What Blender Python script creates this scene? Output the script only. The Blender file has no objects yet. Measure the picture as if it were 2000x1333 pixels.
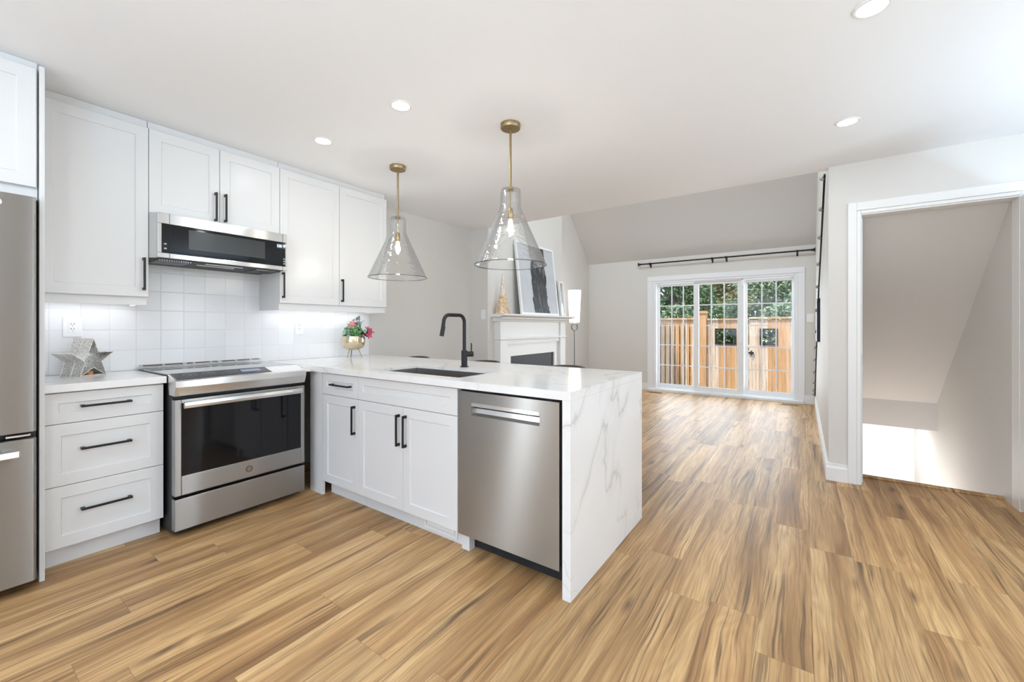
import bpy, bmesh, math, random
from mathutils import Vector, Matrix
random.seed(11)
SC = bpy.context.scene
COL = SC.collection

# ------------------------------------------------------------------ camera
cam_d = bpy.data.cameras.new('camera'); cam = bpy.data.objects.new('camera', cam_d); COL.objects.link(cam)
cam.location = (3.5617, 0.2268, 1.2028)
cam.rotation_euler = (math.pi/2, 0, math.radians(35.029))
cam_d.sensor_width = 36; cam_d.lens = 808.5782*36/2000
cam_d.shift_y = -29.37/2000; cam_d.clip_start = 0.05
SC.camera = cam
# ------------------------------------------------------------------ world, exposure, daylight
SC.view_settings.view_transform = 'Standard'; SC.view_settings.look = 'None'
SC.view_settings.exposure = 0.45; SC.view_settings.gamma = 1.0
SC.view_settings.use_curve_mapping = False
SC.cycles.use_denoising = True
SC.cycles.diffuse_bounces = 6
SC.cycles.sample_clamp_indirect = 4.0
w = bpy.data.worlds.new('sky'); SC.world = w; w.use_nodes = True
nt = w.node_tree; nt.nodes.clear()
wo = nt.nodes.new('ShaderNodeOutputWorld'); wb = nt.nodes.new('ShaderNodeBackground')
tc = nt.nodes.new('ShaderNodeTexCoord'); sep = nt.nodes.new('ShaderNodeSeparateXYZ')
cr = nt.nodes.new('ShaderNodeValToRGB')
cr.color_ramp.elements[0].position = 0.0; cr.color_ramp.elements[0].color = (0.80, 0.88, 1.0, 1)
cr.color_ramp.elements[1].position = 0.6; cr.color_ramp.elements[1].color = (0.45, 0.66, 1.0, 1)
nt.links.new(tc.outputs['Generated'], sep.inputs[0]); nt.links.new(sep.outputs['Z'], cr.inputs[0])
nt.links.new(cr.outputs[0], wb.inputs[0]); nt.links.new(wb.outputs[0], wo.inputs[0])
wb.inputs[1].default_value = 2.9

def light(name, kind, loc, energy, color=(1, 1, 1), rot=(0, 0, 0), size=None, size_y=None, **kw):
    d = bpy.data.lights.new(name, kind); d.energy = energy; d.color = color
    if kind == 'AREA':
        if size_y: d.shape = 'RECTANGLE'; d.size = size; d.size_y = size_y
        else: d.shape = 'DISK'; d.size = size
    for k, v in kw.items(): setattr(d, k, v)
    o = bpy.data.objects.new(name, d); COL.objects.link(o); o.location = loc; o.rotation_euler = rot
    return o
PI = math.pi
light('sun', 'SUN', (0, 0, 9), 4.2, (1, .95, .86), Vector((.22, .5, -.9)).to_track_quat('-Z', 'Y').to_euler(), angle=0.02)
# patio door daylight, and unseen lights added to brighten the room and steel
light('fill_light_rear', 'AREA', (3.0, -2.93, 1.45), 46, (.78, .90, 1), (PI/2, 0, PI), 4.0, 2.1)  # unseen fill light added behind the camera
light('streak_light_right', 'AREA', (5.94, .86, 1.35), 11, (.80, .91, 1), (PI/2, 0, PI/2), .26, 1.9)  # added for the upright streak on the refrigerator
light('streak_light_right', 'AREA', (5.94, 2.98, 1.35), 16, (.80, .91, 1), (PI/2, 0, PI/2), .16, 1.9)  # added for upright streaks on the range front
light('streak_light_left', 'AREA', (-0.1, -2.11, 1.2), 60, (.80, .91, 1), (PI/2, 0, -PI/2), 0.22, 2.2)  # added for the upright streak on the dishwasher
light('door_daylight', 'AREA', (2.4, 8.14, 1.05), 36, (.84, .93, 1), (-PI/2, 0, 0), 2.0, 1.7)
light('fill_light_loft', 'AREA', (2.0, 4.75, 5.05), 62, (.80, .91, 1), (0, 0, 0), 3.0, 0.6)  # unseen fill added high above the living room

# unseen uplights added to brighten the ceiling, behind the camera and at right
for p_, e_ in (((4.7, -1.1, 1.4), 58), ((3.2, -1.2, 1.35), 52), ((5.4, 3.0, 1.5), 15)):
    light('ceiling_fill_light', 'AREA', p_, e_, (.51, .77, 1), (PI, 0, 0), .35)

# ------------------------------------------------------------------ materials
def mat(name, base=(.8, .8, .8), rough=.5, metal=0.0, spec=.5, emit=None, estr=0, coat=0, aniso=0, trans=0, ior=None):
    m = bpy.data.materials.new(name); m.use_nodes = True
    b = m.node_tree.nodes['Principled BSDF']
    b.inputs['Base Color'].default_value = (*base, 1); b.inputs['Roughness'].default_value = rough
    b.inputs['Metallic'].default_value = metal; b.inputs['Specular IOR Level'].default_value = spec
    b.inputs['Coat Weight'].default_value = coat; b.inputs['Anisotropic'].default_value = aniso
    b.inputs['Transmission Weight'].default_value = trans
    if ior: b.inputs['IOR'].default_value = ior
    if emit: b.inputs['Emission Color'].default_value = (*emit, 1); b.inputs['Emission Strength'].default_value = estr
    return m
class N:
    """small node-graph helper"""
    def __init__(s, m): s.t = m.node_tree; s.b = m.node_tree.nodes['Principled BSDF']
    def new(s, k, **kw):
        n = s.t.nodes.new('ShaderNode'+k)
        for a, v in kw.items(): setattr(n, a, v)
        return n
    def put(s, sock, v):
        if v is None: return
        if hasattr(v, 'links'): s.t.links.new(v, sock)
        else: sock.default_value = v
    def math(s, op, a, b=None, c=None):
        n = s.new('Math', operation=op)
        for i, v in enumerate((a, b, c)): s.put(n.inputs[i], v)
        return n.outputs[0]
    def pos(s): return s.new('TexCoord').outputs['Object']
    def xyz(s, v):
        n = s.new('SeparateXYZ'); s.put(n.inputs[0], v); return n.outputs
    def comb(s, x, y, z):
        n = s.new('CombineXYZ')
        for i, v in enumerate((x, y, z)): s.put(n.inputs[i], v)
        return n.outputs[0]
    def noise(s, v, scale=5, detail=3, rough=.5, dist=0):
        n = s.new('TexNoise'); s.put(n.inputs['Vector'], v); n.inputs['Scale'].default_value = scale
        n.inputs['Detail'].default_value = detail; n.inputs['Roughness'].default_value = rough; n.inputs['Distortion'].default_value = dist
        return n.outputs['Fac']
    def white(s, v):
        n = s.new('TexWhiteNoise', noise_dimensions='3D'); s.put(n.inputs['Vector'], v); return n.outputs
    def ramp(s, f, stops, interp='LINEAR'):
        n = s.new('ValToRGB'); n.color_ramp.interpolation = interp
        e = n.color_ramp.elements
        while len(e) < len(stops): e.new(0.5)
        for k, (p, c) in enumerate(stops):
            e[k].position = p; e[k].color = (*c, 1) if len(c) == 3 else c
        s.put(n.inputs[0], f); return n.outputs[0]
    def mix(s, f, a, b, blend='MIX'):
        n = s.new('Mix', data_type='RGBA', blend_type=blend)
        s.put(n.inputs[0], f)
        for sock, v in ((n.inputs[6], a), (n.inputs[7], b)):
            if isinstance(v, tuple): v = (*v, 1) if len(v) == 3 else v
            s.put(sock, v)
        return n.outputs[2]
    def bump(s, h, strength=.2, dist=.01):
        n = s.new('Bump'); n.inputs['Strength'].default_value = strength; n.inputs['Distance'].default_value = dist
        s.put(n.inputs['Height'], h); s.t.links.new(n.outputs[0], s.b.inputs['Normal']); return n
    def color(s, v): s.put(s.b.inputs['Base Color'], v)
    def rough(s, v): s.put(s.b.inputs['Roughness'], v)

def paint(name, c, rough=.5, bump=.03, scale=180):
    m = mat(name, c, rough); n = N(m)
    p = n.pos()
    n.bump(n.noise(p, scale, 2), bump, .002)
    n.color(n.mix(n.noise(p, 1.3, 2), tuple(x*.985 for x in c), tuple(min(1, x*1.015) for x in c)))
    return m
M = {}
M['wall'] = paint('wall_paint', (.66, .638, .605), .6)
M['ceiling'] = paint('ceiling_paint', (.86, .87, .885), .7)
M['vault'] = paint('vault_paint', (.655, .645, .635), .7)
M['trim'] = paint('trim_paint', (.80, .80, .79), .35, .015)
M['cab'] = paint('cabinet_lacquer', (.70, .70, .695), .33, .01)
M['plastic'] = mat('white_plastic', (.82, .82, .82), .35)
M['vinyl'] = paint('white_vinyl', (.80, .81, .83), .4, .01)
M['black'] = mat('matte_black_metal', (.007, .007, .007), .42, .25)
M['dark'] = mat('dark_void', (.008, .008, .009), .7)
M['gasket'] = mat('black_gasket', (.012, .013, .014), .5)
M['blackglass'] = mat('black_glass', (.006, .006, .007), .05, 0, .35, ior=1.45)
M['cooktop'] = mat('cooktop_glass', (.03, .03, .032), .08, 0, .6, coat=.6, ior=1.7)
M['ovenwin'] = mat('oven_window', (.03, .032, .034), .12)
M['mwwin'] = mat('microwave_window', (.028, .03, .028), .18)
M['firebox'] = mat('dark_firebox', (.03, .03, .033), .45, 0, .3)
M['silver'] = mat('silver_shell', (.56, .56, .55), .38, .35)
M['brass'] = mat('aged_brass', (.36, .27, .15), .35, 1.0)
M['chrome'] = mat('chrome', (.75, .75, .76), .12, 1.0)
M['ring'] = mat('dark_chrome', (.25, .25, .26), .2, 1.0)
M['leather'] = paint('dark_leather', (.055, .047, .04), .45, .1)
M['display'] = mat('blue_display', (.05, .06, .1), .2, emit=(.35, .42, .62), estr=.35)
M['digits'] = mat('lit_digits', (.8, .9, 1), .3, emit=(.85, .92, 1), estr=1.2)
M['icon'] = mat('printed_icons', (.42, .42, .42), .5)
M['led'] = mat('lamp_diffuser', (.95, .95, .95), .4, emit=(1, .97, .92), estr=14)
M['strip'] = mat('led_strip', (.95, .95, .95), .4, emit=(.92, .95, 1), estr=2)
M['filament'] = mat('warm_bulb', (1, .9, .7), .3, emit=(1, .74, .42), estr=9)
M['bulbglass'] = mat('bulb_glass', (1, .95, .85), .05, emit=(1, .85, .62), estr=2.2)
M['shade'] = mat('fabric_shade', (.9, .88, .85), .8, emit=(1, .93, .85), estr=1.1)
M['greybulb'] = mat('grey_bulb', (.35, .35, .35), .3)
M['pot'] = mat('glazed_gold', (.62, .52, .36), .18, .75)
M['potleg'] = mat('gold_wire', (.35, .28, .16), .3, 1.0)
M['soil'] = mat('soil', (.05, .035, .025), .9)
M['petal_red'] = mat('red_petal', (.55, .09, .16), .5)
M['petal_pink'] = mat('pink_petal', (.72, .36, .48), .5)
M['petal_orange'] = mat('orange_petal', (.66, .30, .22), .5)
M['leafA'] = mat('bright_leaf', (.16, .38, .14), .5)
M['leafB'] = mat('grey_leaf', (.30, .38, .32), .5)
M['stem'] = mat('plum_stem', (.12, .04, .06), .5)
M['sink'] = mat('sink_steel', (.42, .40, .38), .3, 1.0)
M['candle'] = mat('amber_candle', (.55, .22, .08), .5)

def steel(name, base, rough, rot=0.0, aniso=1.0):
    m = mat(name, base, rough, 1.0, aniso=aniso); n = N(m)
    n.put(n.b.inputs['Tangent'], n.comb(0.02, 0.03, 1.0))   # horizontal brushing: highlights spread vertically
    n.b.inputs['Anisotropic Rotation'].default_value = rot
    p = n.xyz(n.pos())
    st = n.noise(n.comb(n.math('MULTIPLY', p[0], 3), n.math('MULTIPLY', p[1], 3), n.math('MULTIPLY', p[2], 900)), 1.0, 2)
    n.rough(n.math('MULTIPLY_ADD', st, .015, rough-.008))
    return m
M['steel'] = steel('brushed_steel', (.40, .393, .38), .32)
M['steel2'] = steel('bright_steel', (.70, .695, .68), .25)

def floor_mat():
    m = mat('plank_floor', (.5, .35, .2), .4, spec=.4); n = N(m)
    p = n.xyz(n.pos())
    xr = n.math('DIVIDE', n.math('SUBTRACT', p[0], 3.595), .18)
    ci = n.math('FLOOR', xr); fx = n.math('FRACT', xr)
    w1 = n.white(n.comb(ci, 3.7, 1.1))
    yr = n.math('ADD', n.math('DIVIDE', p[1], 1.22), w1[0])
    ri = n.math('FLOOR', yr); fy = n.math('FRACT', yr)
    idv = n.white(n.comb(ci, ri, 5.0))
    rnd = n.xyz(idv[1])
    off = n.math('MULTIPLY', idv[0], 37.0)
    gx = n.math('ADD', p[0], n.math('MULTIPLY', rnd[0], 19)); gy = n.math('ADD', p[1], off)
    # long figure, cathedral bands, fine grain, dark mineral streaks, knots
    wob = n.math('MULTIPLY', n.noise(n.comb(n.math('MULTIPLY', gx, 4), n.math('MULTIPLY', gy, 1.3), rnd[1]), 1, 2), .075)
    gw = n.math('ADD', gx, wob)
    fig = n.noise(n.comb(n.math('MULTIPLY', gw, 10), n.math('MULTIPLY', gy, .5), rnd[1]), 1, 4, .55, .5)
    band = n.noise(n.comb(n.math('MULTIPLY', gw, 4.2), n.math('MULTIPLY', gy, .55), rnd[2]), 1, 2, .5, .5)
    rings = n.math('ABSOLUTE', n.math('SUBTRACT', n.math('FRACT', n.math('MULTIPLY', band, 22)), .5))
    grain = n.noise(n.comb(n.math('MULTIPLY', gw, 130), n.math('MULTIPLY', gy, 3), 0), 1, 3, .6)
    streak = n.noise(n.comb(n.math('MULTIPLY', gw, 52), n.math('MULTIPLY', gy, 1.0), n.math('ADD', rnd[0], 4)), 1, 5, .6, .7)
    patch = n.noise(n.comb(n.math('MULTIPLY', gx, 4), n.math('MULTIPLY', gy, 1.4), 3), 1, 2)
    c = n.ramp(fig, [(.28, (.20, .098, .038)), (.40, (.38, .205, .083)), (.52, (.58, .345, .15)), (.68, (.73, .475, .225))])
    c = n.mix(n.math('MULTIPLY', rings, .62), c, (.33, .18, .075))
    sk = n.xyz(n.ramp(streak, [(.53, (0, 0, 0)), (.60, (.7, .7, .7)), (.68, (1, 1, 1))]))[0]
    pm_ = n.xyz(n.ramp(patch, [(.42, (0, 0, 0)), (.62, (1, 1, 1))]))[0]
    c = n.mix(n.math('MULTIPLY', sk, n.math('MULTIPLY_ADD', pm_, .66, .32)), c, (.085, .045, .022))
    c = n.mix(n.math('MULTIPLY', n.math('SUBTRACT', grain, .42), 1.9), c, (.20, .10, .04))
    vor = n.new('TexVoronoi', feature='F1'); n.put(vor.inputs['Vector'], n.comb(n.math('MULTIPLY', gw, 7.5), n.math('MULTIPLY', gy, 2.2), 0)); vor.inputs['Scale'].default_value = 1
    kd = n.math('ADD', vor.outputs['Distance'], n.math('MULTIPLY', n.math('SUBTRACT', streak, .5), .35))
    has = n.math('GREATER_THAN', n.xyz(vor.outputs['Color'])[0], .5)
    kn = n.ramp(kd, [(.03, (1, 1, 1)), (.09, (.6, .6, .6)), (.2, (0, 0, 0))])
    c = n.mix(n.math('MULTIPLY', n.xyz(kn)[0], n.math('MULTIPLY', has, .85)), c, (.07, .035, .018))
    tint = n.math('MULTIPLY_ADD', rnd[2], .30, .80)
    c = n.mix(1.0, c, n.comb(tint, tint, tint), 'MULTIPLY')
    ex = n.math('MINIMUM', fx, n.math('SUBTRACT', 1, fx)); ey = n.math('MINIMUM', fy, n.math('SUBTRACT', 1, fy))
    gap = n.math('MAXIMUM', n.math('LESS_THAN', ex, .0055), n.math('LESS_THAN', ey, .0008))
    c = n.mix(n.math('MULTIPLY', gap, .5), c, (.12, .07, .035))
    n.color(c)
    n.rough(n.math('MULTIPLY_ADD', grain, .22, .30))
    h = n.math('SUBTRACT', n.math('ADD', n.math('MULTIPLY', grain, .25), n.math('MULTIPLY', rings, .25)), n.math('MULTIPLY', gap, 1.0))
    n.bump(h, .2, .0014)
    return m
M['floor'] = floor_mat()

def quartz():
    m = mat('veined_quartz', (.80, .80, .79), .12, spec=.5); n = N(m)
    pos = n.pos(); p = n.xyz(pos)
    def vein(sx, sy, sz, seed, width, lo, hi):
        v = n.comb(n.math('MULTIPLY_ADD', p[0], sx, seed), n.math('MULTIPLY', n.math('SUBTRACT', p[1], n.math('MULTIPLY', p[2], .38)), sy), n.math('MULTIPLY', p[2], sz))
        a = n.noise(v, 1, 4, .5, 1.1)
        d = n.math('ABSOLUTE', n.math('SUBTRACT', a, .5))
        line = n.math('SUBTRACT', 1, n.math('MINIMUM', 1, n.math('DIVIDE', d, width)))
        mask = n.ramp(n.noise(n.comb(n.math('ADD', p[0], seed), n.math('MULTIPLY', p[1], 1.2), n.math('MULTIPLY', p[2], .6)), 2.2, 2), [(lo, (0, 0, 0)), (hi, (1, 1, 1))])
        return n.math('MULTIPLY', line, n.xyz(mask)[0])
    wv = n.math('SUBTRACT', n.noise(pos, 3.0, 3), .5)
    def v2(sc, el, seed, width, lo, hi, wa=.5):
        q = n.math('SUBTRACT', p[1], n.math('MULTIPLY', p[2], .45))
        v = n.comb(n.math('MULTIPLY_ADD', p[0], sc*.8, seed), n.math('ADD', n.math('MULTIPLY', q, sc), n.math('MULTIPLY', wv, wa)), n.math('ADD', n.math('MULTIPLY', p[2], sc*el), n.math('MULTIPLY', wv, wa*.7)))
        d = n.math('ABSOLUTE', n.math('SUBTRACT', n.noise(v, 1, 3, .45), .5))
        line = n.math('SUBTRACT', 1, n.math('MINIMUM', 1, n.math('DIVIDE', d, width)))
        mask = n.ramp(n.noise(n.comb(n.math('ADD', p[0], seed), p[1], p[2]), 1.7, 2), [(lo, (0, 0, 0)), (hi, (1, 1, 1))])
        return n.math('MULTIPLY', line, n.xyz(mask)[0])
    c = n.mix(n.noise(pos, 1.6, 4), (.775, .773, .765), (.82, .82, .815))
    c = n.mix(n.math('MULTIPLY', v2(1.9, .45, 2.3, .035, .40, .60), .30), c, (.56, .54, .51))
    c = n.mix(n.math('MULTIPLY', v2(1.9, .45, 2.3, .007, .40, .60), .45), c, (.42, .39, .35))
    c = n.mix(n.math('MULTIPLY', v2(3.1, .5, 8.1, .006, .50, .62, .9), .4), c, (.40, .37, .34))
    n.color(c)
    return m
M['quartz'] = quartz()

def tile():
    m = mat('handmade_tile', (.80, .80, .81), .2, spec=.5); n = N(m)
    p = n.xyz(n.pos())
    u = n.math('DIVIDE', n.math('SUBTRACT', p[1], .903), .1275); v = n.math('DIVIDE', n.math('SUBTRACT', p[2], .918), .129)
    fu = n.math('FRACT', u); fv = n.math('FRACT', v)
    idc = n.comb(n.math('FLOOR', u), n.math('FLOOR', v), 2)
    r = n.xyz(n.white(idc)[1])
    eu = n.math('MINIMUM', fu, n.math('SUBTRACT', 1, fu)); ev = n.math('MINIMUM', fv, n.math('SUBTRACT', 1, fv))
    e = n.math('MINIMUM', eu, ev)
    edge = n.math('MINIMUM', 1, n.math('DIVIDE', e, .03))
    n.color(n.mix(n.math('SUBTRACT', 1, edge), n.mix(r[0], (.77, .77, .78), (.83, .83, .84)), (.745, .745, .755)))
    tilt = n.math('ADD', n.math('MULTIPLY', fu, n.math('SUBTRACT', r[1], .5)), n.math('MULTIPLY', fv, n.math('SUBTRACT', r[2], .5)))
    h = n.math('ADD', n.math('MULTIPLY', edge, .6), n.math('ADD', n.math('MULTIPLY', tilt, 1.1), n.math('MULTIPLY', n.noise(n.pos(), 14, 2), .5)))
    n.bump(h, .35, .004)
    return m
M['tile'] = tile()

def clear(name, tint=(1, 1, 1), refl=1.0, bump=0, scale=40, rough=.02, ior=1.45):
    m = bpy.data.materials.new(name); m.use_nodes = True
    t = m.node_tree; t.nodes.clear()
    o = t.nodes.new('ShaderNodeOutputMaterial'); mx = t.nodes.new('ShaderNodeMixShader')
    tr = t.nodes.new('ShaderNodeBsdfTransparent'); gl = t.nodes.new('ShaderNodeBsdfGlossy')
    fr = t.nodes.new('ShaderNodeFresnel'); mu = t.nodes.new('ShaderNodeMath'); mu.operation = 'MULTIPLY'
    fr.inputs['IOR'].default_value = ior; mu.inputs[1].default_value = refl
    tr.inputs[0].default_value = (*tint, 1); gl.inputs['Roughness'].default_value = rough
    t.links.new(fr.outputs[0], mu.inputs[0]); t.links.new(mu.outputs[0], mx.inputs[0])
    t.links.new(tr.outputs[0], mx.inputs[1]); t.links.new(gl.outputs[0], mx.inputs[2]); t.links.new(mx.outputs[0], o.inputs[0])
    if bump:
        c = t.nodes.new('ShaderNodeTexCoord'); nz = t.nodes.new('ShaderNodeTexNoise'); nz.inputs['Scale'].default_value = scale
        b = t.nodes.new('ShaderNodeBump'); b.inputs['Strength'].default_value = bump; b.inputs['Distance'].default_value = .006
        t.links.new(c.outputs['Object'], nz.inputs['Vector']); t.links.new(nz.outputs['Fac'], b.inputs['Height'])
        t.links.new(b.outputs[0], fr.inputs['Normal']); t.links.new(b.outputs[0], gl.inputs['Normal'])
    return m
M['pane'] = clear('window_pane', (.97, .98, .98), .8, ior=1.35)
M['rimglass'] = clear('rim_glass', (.74, .76, .77), .8, 0, 38, .03, 1.5)
M['pglass'] = clear('seeded_glass', (.99, .993, .993), .5, .6, 34, .03, 1.45)

def fence_mat():
    m = mat('cedar_boards', (.5, .3, .15), .75); n = N(m)
    p = n.xyz(n.pos())
    bi = n.math('FLOOR', n.math('DIVIDE', p[0], .105))
    r = n.xyz(n.white(n.comb(bi, 1, 9))[1])
    g = n.noise(n.comb(n.math('MULTIPLY', p[0], 45), n.math('MULTIPLY', r[0], 30), n.math('MULTIPLY', p[2], 2.2)), 1, 4, .6, .8)
    c = n.ramp(r[0], [(.1, (.46, .24, .10)), (.3, (.52, .37, .25)), (.5, (.58, .47, .37)), (.7, (.56, .31, .13)), (.9, (.54, .42, .31))])
    c = n.mix(n.ramp(g, [(.42, (0, 0, 0)), (.75, (.8, .8, .8))]), c, (.23, .115, .045))
    n.color(c); n.bump(g, .3, .004)
    return m
M['fence'] = fence_mat()
def leaves(name, a, b):
    m = mat(name, a, .55); n = N(m)
    oi = n.noise(n.pos(), 6, 2)
    n.color(n.ramp(oi, [(.35, a), (.65, b)]))
    return m
M['fol1'] = leaves('dark_foliage', (.03, .06, .02), (.12, .19, .055))
M['fol2'] = leaves('olive_foliage', (.12, .12, .025), (.29, .26, .08))
M['fol3'] = leaves('pale_foliage', (.085, .13, .06), (.27, .33, .17))
M['bark'] = paint('bark', (.13, .09, .06), .9, .6, 30)
M['ground'] = paint('gravel_ground', (.30, .27, .20), .9, .5, 60)
def glitter(name, a, b, scale, metal=.7):
    m = mat(name, a, .3, metal); n = N(m)
    v = n.new('TexVoronoi'); n.put(v.inputs['Vector'], n.pos()); v.inputs['Scale'].default_value = scale
    r = n.xyz(v.outputs['Color'])
    n.color(n.mix(r[0], a, b)); n.rough(n.math('MULTIPLY_ADD', r[1], .4, .15))
    n.bump(r[2], .9, .003)
    return m
M['glit'] = glitter('silver_glitter', (.42, .41, .39), (.90, .89, .86), 260, .3)
M['gold'] = glitter('gold_glitter', (.55, .30, .13), (1, .88, .68), 110, .6)
M['champ'] = glitter('champagne_glitter', (.62, .52, .42), (.95, .9, .84), 150, .4)
def art():
    m = mat('abstract_painting', (.6, .62, .66), .5); n = N(m)
    p = n.xyz(n.pos())   # local: y across, z up
    cz = n.math('MULTIPLY_ADD', n.noise(n.comb(0, 0, n.math('MULTIPLY', p[2], 5)), 1, 3), .16, -.09)
    d = n.math('ABSOLUTE', n.math('SUBTRACT', n.math('ADD', p[1], cz), .01))
    st = n.noise(n.comb(0, n.math('MULTIPLY', p[1], 26), n.math('MULTIPLY', p[2], 3)), 1, 5, .6, 1.5)
    inside = n.math('LESS_THAN', n.math('ADD', d, n.math('MULTIPLY', n.math('SUBTRACT', st, .5), .16)), .20)
    ink = n.ramp(st, [(.34, (.012, .012, .014)), (.56, (.04, .04, .045)), (.65, (.32, .33, .36)), (.75, (.05, .05, .055))])
    bg = n.mix(n.noise(n.comb(0, n.math('MULTIPLY', p[1], 4), n.math('MULTIPLY', p[2], 4)), 1, 3, .5, 1), (.46, .475, .51), (.56, .57, .59))
    n.color(n.mix(inside, bg, ink))
    return m
M['art'] = art()

# ------------------------------------------------------------------ mesh helpers
def box(bm, x0, x1, y0, y1, z0, z1):
    vs = [bm.verts.new((x, y, z)) for x in (x0, x1) for y in (y0, y1) for z in (z0, z1)]
    for f in ((0, 1, 3, 2), (4, 6, 7, 5), (0, 4, 5, 1), (2, 3, 7, 6), (0, 2, 6, 4), (1, 5, 7, 3)):
        bm.faces.new([vs[i] for i in f])
def prism(bm, prof, a0, a1, f):
    """profile (u,v) extruded along w from a0 to a1; f(u,v,w)->xyz"""
    A = [bm.verts.new(f(u, v, a0)) for u, v in prof]; B = [bm.verts.new(f(u, v, a1)) for u, v in prof]
    bm.faces.new(A); bm.faces.new(B[::-1]); k = len(prof)
    for i in range(k): bm.faces.new((A[i], B[i], B[(i+1) % k], A[(i+1) % k]))
def lathe(bm, prof, c=(0, 0, 0), n=32, cap=False):
    rings = []
    for r, z in prof:
        rings.append([bm.verts.new((c[0]+r*math.cos(2*PI*i/n), c[1]+r*math.sin(2*PI*i/n), c[2]+z)) for i in range(n)])
    for a, b in zip(rings, rings[1:]):
        for i in range(n): bm.faces.new((a[i], a[(i+1) % n], b[(i+1) % n], b[i]))
    if cap:
        bm.faces.new(rings[0][::-1]); bm.faces.new(rings[-1])
def tube(bm, pts, r, n=12, cap=True):
    pts = [Vector(p) for p in pts]; rs = r if isinstance(r, (list, tuple)) else [r]*len(pts)
    prev = None; rings = []
    for i, p in enumerate(pts):
        t = ((pts[min(i+1, len(pts)-1)]-p).normalized() + (p-pts[max(i-1, 0)]).normalized()).normalized()
        if prev is None:
            ref = Vector((0, 0, 1)) if abs(t.z) < .9 else Vector((1, 0, 0)); u = t.cross(ref).normalized()
        else: u = (prev - t*prev.dot(t)).normalized()
        prev = u; v = t.cross(u)
        rings.append([bm.verts.new(p + (u*math.cos(2*PI*k/n)+v*math.sin(2*PI*k/n))*rs[i]) for k in range(n)])
    for a, b in zip(rings, rings[1:]):
        for k in range(n): bm.faces.new((a[k], a[(k+1) % n], b[(k+1) % n], b[k]))
    if cap: bm.faces.new(rings[0][::-1]); bm.faces.new(rings[-1])
def ball(bm, c, r, seg=16, sz=1.0):
    m = Matrix.Translation(c) @ Matrix.Diagonal((r, r, r*sz, 1))
    bmesh.ops.create_uvsphere(bm, u_segments=seg, v_segments=seg//2, radius=1, matrix=m)
def arc(c, r, a0, a1, n, f):
    return [f(c[0]+r*math.cos(a0+(a1-a0)*i/n), c[1]+r*math.sin(a0+(a1-a0)*i/n)) for i in range(n+1)]

def wloc(o):
    v = Vector((0, 0, 0))
    while o: v = v + o.location; o = o.parent
    return v
def obj(name, build, m, parent=None, bevel=0, smooth=False, solid=0, local=False):
    """build(bm) in world coordinates (or local ones) -> one mesh object"""
    bm = bmesh.new(); build(bm)
    bmesh.ops.recalc_face_normals(bm, faces=bm.faces)
    if parent is not None and not local: bmesh.ops.translate(bm, vec=-wloc(parent), verts=bm.verts)
    me = bpy.data.meshes.new(name); bm.to_mesh(me); bm.free()
    if smooth:
        for p in me.polygons: p.use_smooth = True
    o = bpy.data.objects.new(name, me); COL.objects.link(o); me.materials.append(m)
    o.parent = parent
    if solid:
        s = o.modifiers.new('thickness', 'SOLIDIFY'); s.thickness = solid; s.offset = 0
    if bevel:
        b = o.modifiers.new('bevel', 'BEVEL'); b.width = bevel; b.segments = 2; b.limit_method = 'ANGLE'; b.angle_limit = math.radians(40)
    if smooth and not solid: me.set_sharp_from_angle(angle=math.radians(40))
    return o
def B(*a): return lambda bm: box(bm, *a)
def BB(*bs): return lambda bm: [box(bm, *b) for b in bs]
def tag(o, label=None, cat=None, group=None, kind=None):
    if label: o['label'] = label
    if cat: o['category'] = cat
    if group: o['group'] = group
    if kind: o['kind'] = kind
    return o
def thing(name, label, cat, loc=(0, 0, 0), group=None):
    o = bpy.data.objects.new(name, None); COL.objects.link(o); o.location = loc; o.empty_display_size = .1
    return tag(o, label, cat, group)
def struct(name, build, m, parent=None, **kw):
    o = obj(name, build, m, parent, **kw)
    if parent is None: o['kind'] = 'structure'
    return o
def copy_tree(o, parent=None):
    c = o.copy(); COL.objects.link(c); c.parent = parent
    for ch in list(o.children): copy_tree(ch, c)
    return c
def text_mesh(name, s, size, m, parent, mtx):
    cu = bpy.data.curves.new(name, 'FONT'); cu.body = s; cu.size = size; cu.align_x = 'CENTER'; cu.align_y = 'CENTER'; cu.extrude = .0004
    t = bpy.data.objects.new(name, cu); COL.objects.link(t)
    me = bpy.data.meshes.new_from_object(t); bpy.data.objects.remove(t)
    me.transform(Matrix.Translation(-wloc(parent)) @ mtx)
    o = bpy.data.objects.new(name, me); COL.objects.link(o); me.materials.clear(); me.materials.append(m); o.parent = parent
    return o

# ------------------------------------------------------------------ setting
Z_C = 2.446
struct('floor', BB((0, 6.1, -3.1, 4.55, -.12, 0), (0, 3.74, 4.55, 8.3, -.12, 0)), M['floor'])
struct('ceiling', B(-.1, 6.1, -3.1, 4.38, Z_C, Z_C+.14), M['ceiling'])
struct('wall_left', BB((-.15, 0, -3.1, -2.23, 0, Z_C), (-.15, 0, -2.23, -1.99, 2.3, Z_C), (-.15, 0, -1.99, 8.3, 0, Z_C), (-.15, 0, 4.3, 8.3, Z_C, 5.6)), M['wall'])  # narrow opening out of view added for the dishwasher streak
struct('wall_rear', BB((-.15, .9, -3.1, -2.95, 0, Z_C), (5.1, 6.1, -3.1, -2.95, 0, Z_C), (.9, 5.1, -3.1, -2.95, 0, .35), (.9, 5.1, -3.1, -2.95, 2.3, Z_C)), M['wall'])  # wide opening out of view added to let fill light in
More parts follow.
